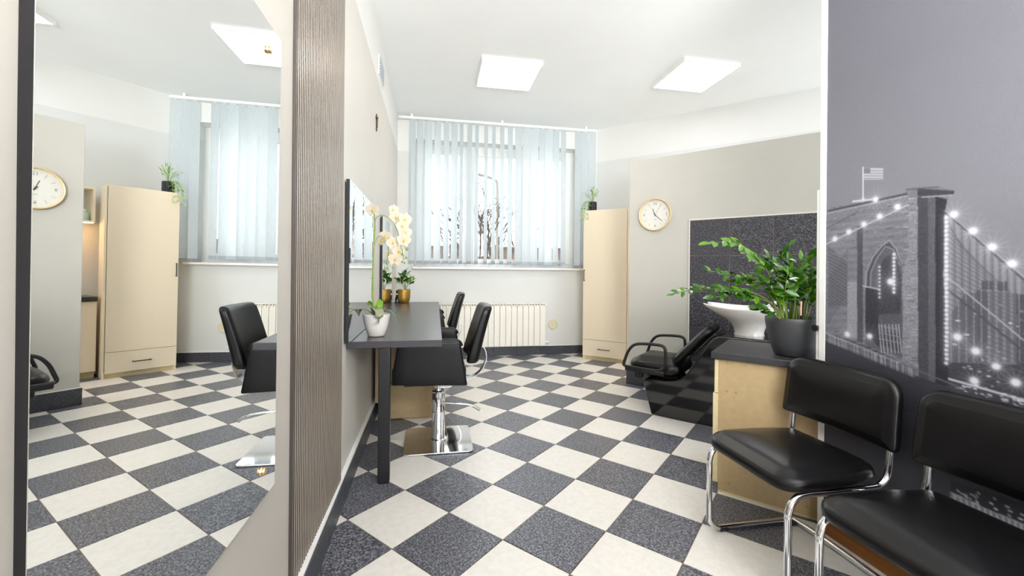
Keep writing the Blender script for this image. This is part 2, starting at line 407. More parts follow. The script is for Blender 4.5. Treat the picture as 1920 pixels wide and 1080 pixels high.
# unseen wall behind the camera; its big window opening is added for light
wf = MB(); wf.box(-.3, .2, YB-.15, YB, -.1, ZC); wf.box(4.6, 5.2, YB-.15, YB, -.1, ZC); wf.box(2.1, 2.5, YB-.15, YB, .12, 2.95); wf.box(.2, 4.6, YB-.15, YB, -.1, .12); wf.box(.2, 4.6, YB-.15, YB, 2.95, ZC)
struct(wf.build('wall_front', M_beige))
w2 = sroot('added_window')
f2 = MB()
for a_, b_ in ((.2, 2.1), (2.5, 4.6)):
    for x0, x1, z0, z1 in ((a_, a_+.06, .12, 2.95), (b_-.06, b_, .12, 2.95), (a_+.06, b_-.06, .12, .18), (a_+.06, b_-.06, 2.89, 2.95)): f2.box(x0, x1, YB-.1, YB-.03, z0, z1)
    MB().box(a_+.06, b_-.06, YB-.07, YB-.06, .18, 2.89).build('pane', M_glass, w2)
f2.build('window_frame', M_pvc, w2)
portal('daylight_portal_front', (2.4, YB-.17, 1.53), (R(90), 0, 0), 4.4, 2.8)
D.objects['daylight_portal_front'].rotation_euler = (R(-90), 0, R(180))
portal('daylight_portal_back', ((WX0+WX1)/2, YW+.42, (WZ0+WZ1)/2), (R(-90), 0, 0), WX1-WX0, WZ1-WZ0)

# low partition carrying the clock and the tiles
CW = sroot('wall_partition', P0, ROTV)
VE = 2.15
MB().box(-.186, VE, .012, .135, -.05, 2.335).build('plaster', M_clockwall, CW, bevel=.004)
MB().box(.418, VE, .0085, .0115, -.02, 1.674).build('grout_bed', M_wgrout, CW)
for a in range(4):
    for b_ in range(5):
        v0 = .422+a*.341; z1 = 1.670-b_*.338; z0 = max(z1-.336, 0)
        if z1 < .05: continue
        MB().box(v0+.0015, min(v0+.3365, VE), .003, .012, z0+.0015, z1-.0015).build('tile', M_wtile, CW, bevel=.001, bseg=1)
MB().box(.412, .419, .001, .012, 0, 1.68).build('tile_edge_trim', M_trimw, CW)
MB().box(.412, VE, .001, .012, 1.674, 1.682).build('tile_edge_trim', M_trimw, CW)

# mural wall, parallel to the left wall
XM = 2.185; YM = 1.6
struct(MB().box(XM, XM+.14, YB, YM, -.05, ZC).build('wall_mural', M_beige))
tr = MB(); tr.prism([(XM-.006, YM-.006), (XM-.0005, YM-.006), (XM-.0005, YM+.0005), (XM+.14, YM+.0005), (XM+.14, YM+.022), (XM-.006, YM+.022)], .001, ZC-.001)
struct(tr.build('trim_1', M_trimw))
# skirtings, laid tile by tile
def skirting(name, a, b, nrm, h, th, m=M_bb, piece=.333, off=.0, cap=True):
    a = Vector(a); b = Vector(b); d = (b-a).normalized(); L = (b-a).length; nv = Vector(nrm)
    r_ = sroot(name, (a.x, a.y, 0), math.atan2(d.y, d.x)); sgn = 1 if (Vector((-d.y, d.x, 0)).dot(nv) > 0) else -1
    x = -off
    while x < L:
        x0 = max(x, 0)+.001; x1 = min(x+piece, L)-.001
        if x1-x0 > .01:
            MB().box(x0, x1, min(0, sgn*th), max(0, sgn*th), 0.0, h).build('tile', m, r_, bevel=.0015, bseg=1)
        x += piece
    if cap: MB().box(0, L, min(0, sgn*th*.8), max(0, sgn*th*.8), h, h+.006).build('joint_line', M_trimw, r_)
    return r_
skirting('baseboard_left', (xl(.3)-.001, .3, 0), (xl(YW)-.001, YW-.02, 0), (1, 0, 0), .118, .031, off=.1)
skirting('baseboard_back', (xl(YW)+.03, YW+.001, 0), (2.70, YW+.001, 0), (0, -1, 0), .118, .016, off=.06)
sb = sroot('baseboard_partition', P0, ROTV)
for v0, v1 in ((-.2, .1), (.102, .418)):
    MB().box(v0, v1-.002, 0, .012, 0, .14).build('tile', M_bb, sb, bevel=.0015, bseg=1)
MB().box(-.2, -.187, .001, .147, 0, .14).build('tile', M_bb, sb, bevel=.0015, bseg=1)
MB().box(-.2, .412, .002, .012, .14, .146).build('joint_line', M_trimw, sb)
struct(MB().box(XM-.016, XM, -.6, YM-.01, 0, .09).build('baseboard_mural', M_brownb, bevel=.003))

# ---------------------------------------------------------------- window
win = sroot('window_1')
fr_ = MB(); y0, y1 = YF, YF+.07
fr_.box(WX0-.01, WX0+.07, y0, y1, WZ0, WZ1); fr_.box(WX1-.07, WX1+.01, y0, y1, WZ0, WZ1)
fr_.box(WX0+.07, WX1-.07, y0, y1, WZ1-.07, WZ1+.01); fr_.box(WX0+.07, WX1-.07, y0, y1, WZ0, WZ0+.06)
mul = [WX0+.76, WX0+1.54]
for mx_ in mul: fr_.box(mx_-.035, mx_+.035, y0, y1, WZ0+.06, WZ1-.07)
fr_.build('window_frame', M_pvc, win, bevel=.004)
bays = [(WX0+.07, mul[0]-.035), (mul[0]+.035, mul[1]-.035), (mul[1]+.035, WX1-.07)]
for (a, b_) in bays:
    s_ = MB(); zz0, zz1 = WZ0+.06, WZ1-.07; w_ = .062
    s_.box(a, a+w_, y0-.02, y1-.01, zz0, zz1); s_.box(b_-w_, b_, y0-.02, y1-.01, zz0, zz1)
    s_.box(a+w_, b_-w_, y0-.02, y1-.01, zz0, zz0+w_); s_.box(a+w_, b_-w_, y0-.02, y1-.01, zz1-w_, zz1)
    so = s_.build('sash', M_pvc, win, bevel=.004)
    MB().box(a+w_, b_-w_, y0+.01, y0+.016, zz0+w_, zz1-w_).build('pane', M_glass, so)
    MB().box(a+.02, a+.045, y0-.05, y0-.02, 1.95, 2.07).build('handle', M_pvc, so, bevel=.004)
MB().box(WX0-.02, WX1+.06, YW-.075, YF, WZ0-.03, WZ0).build('window_sill', M_pvc, win, bevel=.008)

# ---------------------------------------------------------------- mural print
def mural_image():
    res = 460; y_hi, y_lo, zlo, zhi = YM-.006, -.2, .09, ZC-.002
    Wp, Hp = int((y_hi-y_lo)*res), int((zhi-zlo)*res)
    yy, xx = np.mgrid[0:Hp, 0:Wp].astype(np.float32)
    zc = zlo+yy/res                                # wall height of each texel
    rng = np.random.RandomState(3)
    def pt(x, y):                                  # a place on the print, found from its sight line on the wall plane
        p = atX(x, y, XM); return ((y_hi-p.y)*res, (p.z-zlo)*res)
    sky = np.interp(zc, [.1, .5, .8, 1.1, 1.45, 2.0, 3.2], [.22, .22, .27, .54, .56, .47, .38])
    img = sky+rng.normal(0, .008, sky.shape)
    def poly(pts, val, mode='set', soft=1.0, tex=0.0):
        P = [pt(*p) for p in pts]; inside = np.zeros(img.shape, bool)
        for i in range(len(P)):
            (xa, ya), (xb, yb) = P[i], P[(i+1) % len(P)]
            if ya == yb: continue
            c = ((ya > yy) != (yb > yy)) & (xx < (xb-xa)*(yy-ya)/(yb-ya)+xa); inside ^= c
        v = val+(rng.normal(0, tex, img.shape) if tex else 0)
        if mode == 'mul': img[inside] *= (v if np.isscalar(v) else v[inside])
        else: img[inside] = v if np.isscalar(v) else v[inside]
        return inside
    def line(a, b, w, val, add=False):
        (xa, ya), (xb, yb) = pt(*a), pt(*b); x0, x1 = int(max(min(xa, xb)-4, 0)), int(min(max(xa, xb)+5, Wp)); q0, q1 = int(max(min(ya, yb)-4, 0)), int(min(max(ya, yb)+5, Hp))
        if x1 <= x0 or q1 <= q0: return
        X_, Y_ = xx[q0:q1, x0:x1], yy[q0:q1, x0:x1]; L = (xb-xa)**2+(yb-ya)**2+1e-6
        t = np.clip(((X_-xa)*(xb-xa)+(Y_-ya)*(yb-ya))/L, 0, 1); d = np.hypot(X_-xa-t*(xb-xa), Y_-ya-t*(yb-ya))
        a_ = np.clip(w-d+.5, 0, 1); sub = img[q0:q1, x0:x1]
        img[q0:q1, x0:x1] = sub*(1-a_)+val*a_
    def glow(p, s, v=1.0, star=True):
        x, y = pt(*p); r = int(s*9); x0, x1, q0, q1 = int(max(x-r, 0)), int(min(x+r, Wp)), int(max(y-r, 0)), int(min(y+r, Hp))
        if x1 <= x0 or q1 <= q0: return
        dx, dy = xx[q0:q1, x0:x1]-x, yy[q0:q1, x0:x1]-y; d = np.hypot(dx, dy); th = np.arctan2(dy, dx)
        a_ = np.exp(-(d/s)**2)*1.3
        if star: a_ = a_+.75*np.exp(-d/(s*2.0))*np.abs(np.cos(th*7+.4))**10*np.clip(1-d/r, 0, 1)
        a_ = np.clip(a_+.25*np.exp(-d/(s*1.6)), 0, 1)*v
        img[q0:q1, x0:x1] = np.maximum(img[q0:q1, x0:x1], img[q0:q1, x0:x1]*(1-a_)+a_)
    z = lambda X_, Y_: (1520+X_/2.25, 280+Y_/2.25)
    # distant skyline and river band
    poly([z(75, 660), z(150, 660), z(290, 640), z(390, 640), z(390, 900), z(75, 800)], .30, tex=.04)
    poly([z(590, 700), z(650, 615), z(705, 610), z(705, 905), z(590, 905)], .38, tex=.03)
    poly([z(645, 612), z(700, 605), z(700, 900), z(650, 900)], .36, tex=.03)
    poly([z(700, 595), z(875, 612), z(875, 915), z(700, 905)], .44, tex=.025)
    poly([z(700, 595), z(745, 600), z(745, 905), z(700, 905)], .33, tex=.02)
    poly([z(720, 558), z(775, 558), z(775, 597), z(720, 592)], .30, tex=.02)
    poly([z(788, 560), z(832, 560), z(832, 602), z(788, 598)], .30, tex=.02)
    poly([z(870, 612), z(1400, 640), z(1400, 960), z(870, 910)], .27, tex=.04)
    poly([z(560, 900), z(1500, 930), z(1500, 1120), z(560, 1000)], .24, tex=.05)
    for k_ in range(90):                            # lit windows of the city
        X_ = rng.uniform(600, 1400); Y_ = rng.uniform(760, 1050) if rng.rand() < .8 else rng.uniform(640, 760)
        w_ = rng.uniform(3, 12); line(z(X_, Y_), z(X_+w_, Y_+1), rng.uniform(.6, 1.6), rng.uniform(.55, .95))
    # pier, left half of the tower face
    tower = [z(60, 262), z(180, 230), z(400, 190), z(405, 172), z(470, 160), z(540, 160), z(603, 175), z(607, 192), z(583, 200), z(575, 240), z(566, 268), z(560, 540), z(575, 760), z(582, 1000), z(540, 1010), z(420, 960), z(380, 900), z(285, 850), z(160, 800), z(60, 775)]
    ins = poly(tower, .50, tex=.045)
    for k_ in range(46):                            # courses of stone
        Y_ = 235+k_*15; line(z(60, Y_+30), z(455, Y_-8), .6, .42 if k_ % 2 else .58)
    for k_ in range(240):
        X_ = rng.uniform(70, 450); Y_ = rng.uniform(240, 880); line(z(X_, Y_), z(X_+rng.uniform(8, 22), Y_-2), 1.0, rng.uniform(.34, .64))
    poly([z(75, 410), z(155, 480), z(155, 660), z(75, 660)], .40, tex=.05)
    poly([z(60, 262), z(400, 190), z(400, 225), z(60, 300)], .52, tex=.06); line(z(75, 262), z(405, 190), 1.6, .25); line(z(75, 272), z(405, 200), .8, .7)
    poly([z(155, 560), z(200, 560), z(200, 800), z(155, 790)], .62, tex=.06)
    poly([z(197, 330), z(220, 320), z(222, 820), z(197, 812)], .30, tex=.04)
    poly([z(415, 215), z(455, 200), z(455, 925), z(385, 880), z(385, 560), z(410, 420)], .57, tex=.07)
    for k_ in range(60):
        Y_ = 210+k_*12; X_ = rng.uniform(388, 430); line(z(X_, Y_), z(X_+rng.uniform(10, 28), Y_-1), 1.0, rng.uniform(.38, .74))
    poly([z(452, 205), z(497, 200), z(497, 985), z(455, 965)], .27, tex=.045)
    poly([z(495, 200), z(528, 200), z(528, 1000), z(497, 985)], .37, tex=.045)
    poly([z(526, 200), z(576, 215), z(566, 268), z(560, 540), z(575, 760), z(582, 1000), z(528, 1000)], .14, tex=.03)
    poly([z(450, 168), z(607, 178), z(603, 192), z(470, 200), z(450, 200)], .24, tex=.03); line(z(405, 172), z(540, 162), 1.0, .35); line(z(470, 205), z(600, 196), 1.0, .66)
    # pointed arch: moulded frame, then the opening with what shows through it
    poly([z(232, 560), z(240, 500), z(262, 455), z(295, 415), z(330, 384), z(362, 420), z(385, 480), z(388, 560), z(388, 880), z(232, 830)], .36, tex=.04)
    for o_, v_ in ((0, .62), (10, .26), (20, .55)):
        pth = [(232+o_, 600), (236+o_, 520), (262+o_, 458), (300+o_*.8, 412), (332, 386+o_*1.6), (362-o_*.6, 425), (384-o_*.4, 490)]
        for a_, b_ in zip(pth, pth[1:]): line(z(*a_), z(*b_), 1.2, v_)
    poly([z(285, 600), z(285, 510), z(310, 465), z(345, 438), z(368, 470), z(382, 540), z(382, 860), z(285, 820)], .24, tex=.05)
    poly([z(285, 700), z(382, 690), z(382, 780), z(285, 770)], .34, tex=.05)
    poly([z(232, 585), z(288, 590), z(288, 835), z(232, 775)], .20, tex=.04); line(z(222, 578), z(288, 592), 1.5, .7)
    for X_ in (288, 300, 315, 330, 345, 360, 372): line(z(X_, 740), z(X_+12, 860), .8, .8)
    for Y_ in (745, 775, 800): line(z(288, Y_), z(378, Y_+18), .8, .6)
    # hanger ropes right of the tower
    for k_ in range(34):
        X_ = 590+k_*16; top = 275+(X_-570)*.86
        line(z(X_, top), z(X_+4, 900), .55, .34 if k_ % 2 else .66)
    for k_ in range(26): line(z(578, 300+k_*22), z(578+k_*34+60, 330+k_*30+90), .5, .36)
    for k_ in range(20): line(z(72, 430+k_*14), z(158, 470+k_*16), .5, .6); 
    for k_ in range(12): line(z(158, 430+k_*16), z(72, 560+k_*16), .5, .30)
    # cables
    line(z(60, 405), z(412, 236), 1.4, .74); line(z(60, 340), z(200, 265), .9, .35)
    line(z(568, 265), z(905, 552), 2.4, .30); line(z(570, 262), z(905, 546), .9, .72); line(z(905, 552), z(1400, 830), 2.4, .3)
    line(z(565, 530), z(900, 808), 1.0, .72); line(z(568, 585), z(900, 855), 1.4, .30); line(z(900, 808), z(1400, 1080), 1.0, .66)
    poly([z(60, 812), z(285, 880), z(440, 955), z(600, 1012), z(600, 1110), z(60, 1110)], .22, tex=.02)
    # road deck with its railings
    line(z(60, 775), z(380, 905), 2.0, .62); line(z(60, 800), z(440, 950), 1.5, .5); line(z(380, 905), z(640, 1010), 1.4, .4)
    for k_ in range(60):
        X_ = 72+k_*6.2; Y_ = 780+(X_-72)*.41; line(z(X_, Y_), z(X_+2, Y_+34), .8, rng.uniform(.35, .8))
    line(z(585, 970), z(900, 1060), 1.8, .85)
    for k_ in range(60):
        X_ = rng.uniform(600, 1100); Y_ = 985+(X_-600)*.3+rng.uniform(-22, 22); line(z(X_, Y_), z(X_+rng.uniform(4, 16), Y_+3), 1, rng.uniform(.6, 1))
    # strings of bulbs and the big star lamps
    for k_ in range(34): glow(z(572+(k_ % 3), 290+k_*18.6), 2.6, .95, False)
    for k_ in range(11): glow(z(352, 445+k_*16), 2.4, .95, False)
    for k_ in range(9): glow(z(291, 498+k_*16), 2.0, .8, False)
    for p in ((103, 380), (162, 350), (225, 318), (292, 285), (367, 245)): glow(z(*p), 4.6)
    for p in ((605, 277), (685, 347), (765, 415), (850, 485), (620, 793), (697, 853), (865, 985), (690, 978), (338, 560)): glow(z(*p), 5.2)
    for p in ((783, 918), (155, 782), (250, 790), (274, 214), (960, 560), (1070, 640)): glow(z(*p), 4.6)
    # flag on its pole
    line(z(222, 78), z(222, 216), 1.1, .95); glow(z(222, 216), 3, .9, False); line(z(180, 222), z(260, 214), 2, .85)
    poly([z(225, 80), z(307, 83), z(306, 130), z(225, 131)], .80)
    for k_ in range(4): line(z(226, 92+k_*11), z(306, 93+k_*11), .8, .55)
    poly([z(226, 81), z(253, 82), z(253, 104), z(226, 104)], .50)
    # waterfront strip low on the print
    q = lambda X_, Y_: (1480+X_/2.4545, 640+Y_/2.4545)
    poly([q(742, 640), q(1500, 890), q(1500, 1180), q(742, 780)], .13, tex=.02)
    poly([q(742, 690), q(900, 765), q(1080, 840), q(1500, 1010), q(1500, 1110), q(1080, 935), q(742, 780)], .66, tex=.07)
    for k_ in range(26): line(q(745+k_*14, 700+k_*6.4), q(760+k_*14, 790+k_*6.4), .8, .86 if k_ % 2 else .45)
    poly([q(820, 790), q(1080, 900), q(1080, 925), q(900, 850)], .35, tex=.05)
    for k_ in range(22):
        X_ = rng.uniform(745, 1080); Y_ = 650+(X_-742)*.35+rng.uniform(0, 60); line(q(X_, Y_), q(X_+rng.uniform(4, 14), Y_+5), 1.6, rng.uniform(.6, .95))
    img[:] = np.clip(img, .02, 1)
    s_ = img.copy(); s_[1:-1, 1:-1] = (img[1:-1, 1:-1]*2+img[:-2, 1:-1]+img[2:, 1:-1]+img[1:-1, :-2]+img[1:-1, 2:])/6
    s_ = .03+s_*.84
    rgb = np.stack([s_*.97, s_*.975, np.clip(s_*.99+.03, 0, 1), np.ones_like(s_)], -1).astype(np.float32)
    im = D.images.new('mural_print', Wp, Hp); im.pixels.foreach_set(rgb.ravel()); im.update(); im.pack()
    return im, (y_hi, y_lo, zlo, zhi)
im, (y_hi, y_lo, zlo, zhi) = mural_image()
M_mural = D.materials.new('bridge_photo_print'); M_mural.use_nodes = True
n = M_mural.node_tree.nodes; l = M_mural.node_tree.links
ti = n.new('ShaderNodeTexImage'); ti.image = im; bs = n['Principled BSDF']; bs.inputs['Roughness'].default_value = .55
hs = n.new('ShaderNodeHueSaturation'); hs.inputs['Value'].default_value = 1.0
uvn = n.new('ShaderNodeUVMap'); l.new(uvn.outputs['UV'], ti.inputs['Vector']); l.new(ti.outputs['Color'], hs.inputs['Color']); l.new(hs.outputs['Color'], bs.inputs['Base Color'])
nn_ = n.new('ShaderNodeTexNoise'); nn_.inputs['Scale'].default_value = 400; bp = n.new('ShaderNodeBump'); bp.inputs['Strength'].default_value = .12; bp.inputs['Distance'].default_value = .002
l.new(nn_.outputs['Fac'], bp.inputs['Height']); l.new(bp.outputs['Normal'], bs.inputs['Normal'])
mu = MB().box(XM-.0025, XM-.0005, y_lo, y_hi, zlo, zhi).build('photo_mural', M_mural)
uv = mu.data.uv_layers.new(name='UVMap')
for lp in mu.data.loops:
    c = mu.data.vertices[lp.vertex_index].co; uv.data[lp.index].uv = ((y_hi-c.y)/(y_hi-y_lo), (c.z-zlo)/(zhi-zlo))
tag(mu, 'black and white photo wallpaper of a lit suspension bridge and skyline at night', 'mural')

# ---------------------------------------------------------------- left side: big mirror and fluted panel
def mplane(y, z): return -.011-.004*y+.006*z
mt = thing('wall_mirror', 'large frameless mirror with dark edge on the left wall, reflecting the whole room', 'mirror', (-.03, .9, .57))
def slab(y0, y1, z0, z1, a, b_):
    P = []
    for t in (a, b_):
        for z_ in (z0, z1):
            for y_ in (y0, y1): P.append((mplane(y_, z_)+t+.03, y_-.9, z_-.57))
    return MB().add(P, [(0, 1, 3, 2), (4, 6, 7, 5), (0, 4, 5, 1), (2, 3, 7, 6), (0, 2, 6, 4), (1, 5, 7, 3)])
slab(.541, 1.266, .57, 1.82, -.0155, -.001).build('backing', M_blackmetal, mt)
slab(.541, 1.266, .57, 1.82, -.001, 0).build('mirror_glass', M_mirror, mt)
for y_, z_ in ((1.178, 1.75), (1.175, .648), (.62, 1.75), (.62, .648)):
    Mx = Matrix.Translation((mplane(y_, z_)+.03, y_-.9, z_-.57)) @ Matrix.Rotation(R(90), 4, 'Y')
    MB().lathe([(0, .009), (.0085, .009), (.0095, .007), (.0095, .0055), (.007, .005), (.007, .0035), (.0095, .003), (.0095, 0), (0, 0)], seg=24, M=Mx).build('brass_cap', M_brass, mt, smooth=40)
fp = thing('fluted_wall_panel', 'tall bronze fluted panel with fine vertical ribs between mirror and station', 'wall panel', (-.052, 1.447, .125))
MB().box(.001, .020, 0, .745, 0, ZC-.13).build('backing_board', M_ribshade, fp)
MB().box(.001, .029, -.004, .012, 0, ZC-.13).build('edge_strip', M_edge, fp, bevel=.002)
rb_ = MB(); pitch = .0196; cnt = 37
prof = [(.0195, .0), (.027, .0015), (.0295, .004), (.0295, .006), (.027, .0085), (.0195, .010)]
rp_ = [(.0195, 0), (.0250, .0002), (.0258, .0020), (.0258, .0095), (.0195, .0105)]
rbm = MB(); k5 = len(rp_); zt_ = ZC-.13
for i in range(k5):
    a_, b_ = rp_[i], rp_[(i+1) % k5]; rbm.cur = 1 if i == 0 else 0  # near flank gets the dark tone as painted shade
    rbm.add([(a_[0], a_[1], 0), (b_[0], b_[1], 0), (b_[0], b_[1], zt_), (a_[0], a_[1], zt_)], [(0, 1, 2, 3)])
r0 = rbm.build('rib', [M_rib, M_ribshade], fp); r0.location = (0, .014, 0)
for k_ in range(1, cnt): o = share(r0, 'rib', fp); o.location = (0, .014+pitch*k_, 0)

# ---------------------------------------------------------------- styling station
YT0, YT1, XT = 2.345, 5.14, .468
st = thing('styling_table', 'long charcoal wall-side worktop on one square black leg', 'table', (.2, 2.35, 0))
L_ = lambda x, y: (x-.2, y-2.35)
tp_ = MB(); tp_.cur = 0
xa, ya = L_(xl(2.35)+.002, YT0); xb, yb = L_(XT, YT1); xa2 = L_(xl(YT1)+.002, 0)[0]
tp_.prism([(xa, ya), (xb, ya), (xb-.003, yb), (xa2, yb)], .747, .785)
tp_.mi = [1, 0, 1, 1, 1, 1]
tp_.build('tabletop', [M_dtop, M_dedge], st, bevel=.002)
x0, y0_ = L_(.124, 2.325+.025)
MB().box(x0, x0+.064, y0_, y0_+.045, .004, .747).build('leg', M_blackmetal, st, bevel=.006)
MB().box(x0+.004, x0+.060, y0_+.003, y0_+.042, 0, .012).build('foot_pad', M_blackplastic, st)
MB().box(x0, x0+.05, 2.62, 2.67, .004, .747).build('leg', M_blackmetal, st, bevel=.006)
for nm_, yA, yB, lab in (('station_mirror', 2.27, 3.15, 'frameless station mirror standing behind the white orchid, nearest on the worktop'), ('station_mirror', 3.80, 4.70, 'second station mirror, beside the gold pot at the far end of worktop')):
    a = thing(nm_, lab, 'mirror', (xl(yA)+.0, (yA+yB)/2, .788), 0, 'mirrors over the worktop')
    a.rotation_euler = (0, 0, math.atan(.0125))
    h_ = (yB-yA)/2
    MB().box(.003, .019, -h_, h_, 0, .86).build('backing', M_blackmetal, a)
    MB().box(.019, .021, -h_, h_, 0, .86).build('mirror_glass', M_mirror, a)
    if yA < 3: 
        MB().box(.02, .026, -h_-.004, -h_+.012, .42, .50).build('clip', M_blackplastic, a)
# cabinet below the worktop
uc = thing('under_table_cabinet', 'cream cabinet box under the charcoal worktop behind the black leg', 'cabinet', (.2, 3.35, 0))
yb_ = .5
MB().prism([(-.228, .745), (-.228, .135), (-.18, .135), (-.18, .006), (.228, .006), (.228, .745)], 0, .018, 'y').build('side_panel', M_maple, uc)
MB().prism([(-.228, .745), (-.228, .135), (-.18, .135), (-.18, .006), (.228, .006), (.228, .745)], yb_-.018, yb_, 'y').build('side_panel', M_maple, uc)
MB().box(.21, .228, .02, yb_-.02, .06, .73).build('door', M_cream, uc)
MB().box(-.18, .2, .018, yb_-.018, .05, .068).build('shelf', M_maple, uc)
MB().lathe([(0, .001), (.006, .001), (.006, 0)], seg=12, M=Matrix.Translation((.185, 0, .09)) @ Matrix.Rotation(R(90), 4, 'X')).build('screw_cap', M_cap, uc)

# ---------------------------------------------------------------- styling chairs
def styling_chair():
    t = thing('styling_chair', 'black leather hydraulic styling chair nearest the camera on a square chrome base', 'chair', (.455, 2.89, 0), 0, 'styling chairs at the worktop')
    def rsq(h, r, n_=6):
        out = []
        for cx_, cy_, a0 in ((1, 1, 0), (-1, 1, 90), (-1, -1, 180), (1, -1, 270)):
            for i in range(n_+1):
                a = R(a0+90*i/n_); out.append((cx_*(h-r)+r*math.cos(a), cy_*(h-r)+r*math.sin(a)))
        return out
    MB().prism(rsq(.225, .03), .002, .012).build('base_plate', M_chrome, t, bevel=.003)
    MB().lathe([(0, .012), (.058, .012), (.058, .02), (.046, .024), (.045, .2), (.047, .203), (.047, .212), (.045, .215), (.045, .325), (.047, .33), (.047, .345), (.04, .352), (0, .352)], seg=40).build('hydraulic_column', M_chrome, t, smooth=35)
    MB().lathe([(.017, .35), (.017, .47), (0, .47)], seg=24).build('piston', M_chrome, t, smooth=40)
    lv = spline([(.03, -.03, .27), (.1, -.035, .262), (.2, -.04, .25), (.255, -.04, .23), (.275, -.04, .215)], 6)
    lo = MB().tube(lv, .0065, 10).build('pump_lever', M_chrome, t, smooth=60)
    MB().tube([(.235, -.04, .24), (.258, -.04, .228), (.282, -.04, .21)], .011, 12).build('lever_grip', M_steel, lo, smooth=50)
    # seat
    def seatf(p):
        p = p.copy(); p.z += .02*(1-(p.x/.25)**2)*(1-(p.y/.23)**2) if p.z > 0 else 0; return p+Vector((-.06, 0, .505))
    MB().rbox((.235, .222, .055), .035, 4, 8, seatf).build('seat', M_leather, t, smooth=80)
    MB().box(-.22, .16, -.19, .19, .43, .455).build('seat_pan', M_blackmetal, t, bevel=.004)
    # arm panels: trapezoid slabs, one mesh each
    for sgn in (-1, 1):
        def armf(p, sgn=sgn):
            # p in box half (.21,.02,.155) -> trapezoid widening downwards, top rail padded
            tz = (p.z+.155)/.31
            xf = -.292+(.04)*tz+ (0 if p.x > 0 else 0); xb_ = .178-.048*tz
            x = xf+(xb_-xf)*((p.x+.21)/.42)
            zt = .445+.285*tz+(.002*(1-(p.x+.21)/.42)*tz)+(.02*(1-(p.x+.21)/.42)*(1-tz))
            return Vector((x, sgn*.26+p.y, zt))
        MB().rbox((.21, .021, .155), .014, 3, 6, armf).build('arm_panel', M_leather, t, smooth=70)
        pth = [(-.245, sgn*.26, .7275), (-.1, sgn*.26, .7275), (.07, sgn*.26, .7275), (.118, sgn*.26, .720), (.133, sgn*.26, .695)]
        MB().tube(spline(pth, 5), .017, 10).build('arm_pad', M_leather, t, smooth=80)
    # backrest: curved, leaning back
    def backf(p):
        p = p.copy(); p.y, p.z = rc2(p.y, p.z, .21, .2, .035)
        tz = (p.z+.2)/.4                     # 0 bottom .. 1 top
        th = (.085*(1-tz)+.058*tz)
        xc = .21+.085*tz+.02*tz*tz-.035*(1-(p.y/.22)**2)*-1*.0
        curve = .03*(p.y/.21)**2
        x = xc+p.x/.045*th/2-curve*.8+.02
        return Vector((x, p.y, .565+.375*tz))
    MB().rbox((.045, .21, .2), .032, 4, 8, backf).build('backrest', M_leather, t, smooth=80)
    ps = [(.288, .662), (.318, .63), (.329, .585), (.325, .54), (.300, .485), (.258, .445), (.205, .425), (.15, .42), (.05, .428)]
    st_ = MB(); sp = spline([(a, 0, b_) for a, b_ in ps], 5); w2_ = .032
    vs = []; fs = []
    for i, p in enumerate(sp):
        tt = (sp[min(i+1, len(sp)-1)]-sp[max(i-1, 0)]).normalized(); nrm = Vector((tt.z, 0, -tt.x))
        for yy_, o_ in ((-w2_, 0), (w2_, 0), (w2_, .005), (-w2_, .005)): vs.append(p+nrm*o_+Vector((0, yy_, 0)))
    for i in range(len(sp)-1):
        for j in range(4): fs.append((i*4+j, i*4+(j+1) % 4, (i+1)*4+(j+1) % 4, (i+1)*4+j))
    fs += [(0, 3, 2, 1), tuple(4*(len(sp)-1)+j for j in range(4))]
    st_.add(vs, fs).build('back_strap', M_steel, t, smooth=40)
    return t
ch1 = styling_chair()
ch2 = copy_tree(ch1); ch2.location = (.375, 4.37, 0); ch2['label'] = 'second black styling chair, farther along the worktop near the radiator'

# ---------------------------------------------------------------- ceiling lights
def ceil_light(x0, x1, y0, y1, m, label, rz=0):
    cx_, cy_ = (x0+x1)/2, (y0+y1)/2; hx, hy = .3, .3
    t = thing('ceiling_light', label, 'ceiling light', (cx_, cy_, ZC), rz, 'square led panels on the ceiling')
    f_ = MB(); zb = -.04
    f_.box(-hx, hx, -hy, -hy+.012, zb, 0); f_.box(-hx, hx, hy-.012, hy, zb, 0); f_.box(-hx, -hx+.012, -hy+.012, hy-.012, zb, 0); f_.box(hx-.012, hx, -hy+.012, hy-.012, zb, 0)
    f_.build('frame', M_trimw, t); MB().box(-hx+.012, hx-.012, -hy+.012, hy-.012, zb+.004, zb+.012).build('diffuser', m, t)
    return t
ceil_light(.84, 1.44, 3.90, 4.50, M_panelA, 'square led ceiling panel with warm light above the worktop chairs')
ceil_light(2.75, 3.31, 3.55, 4.15, M_panelB, 'square led ceiling panel with cool light above the wash basin')
ceil_light(.9, 1.5, -1.5, -.9, M_panelA, 'square led ceiling panel added unseen behind the camera as fill light')  # added panel out of view, only there to brighten the room

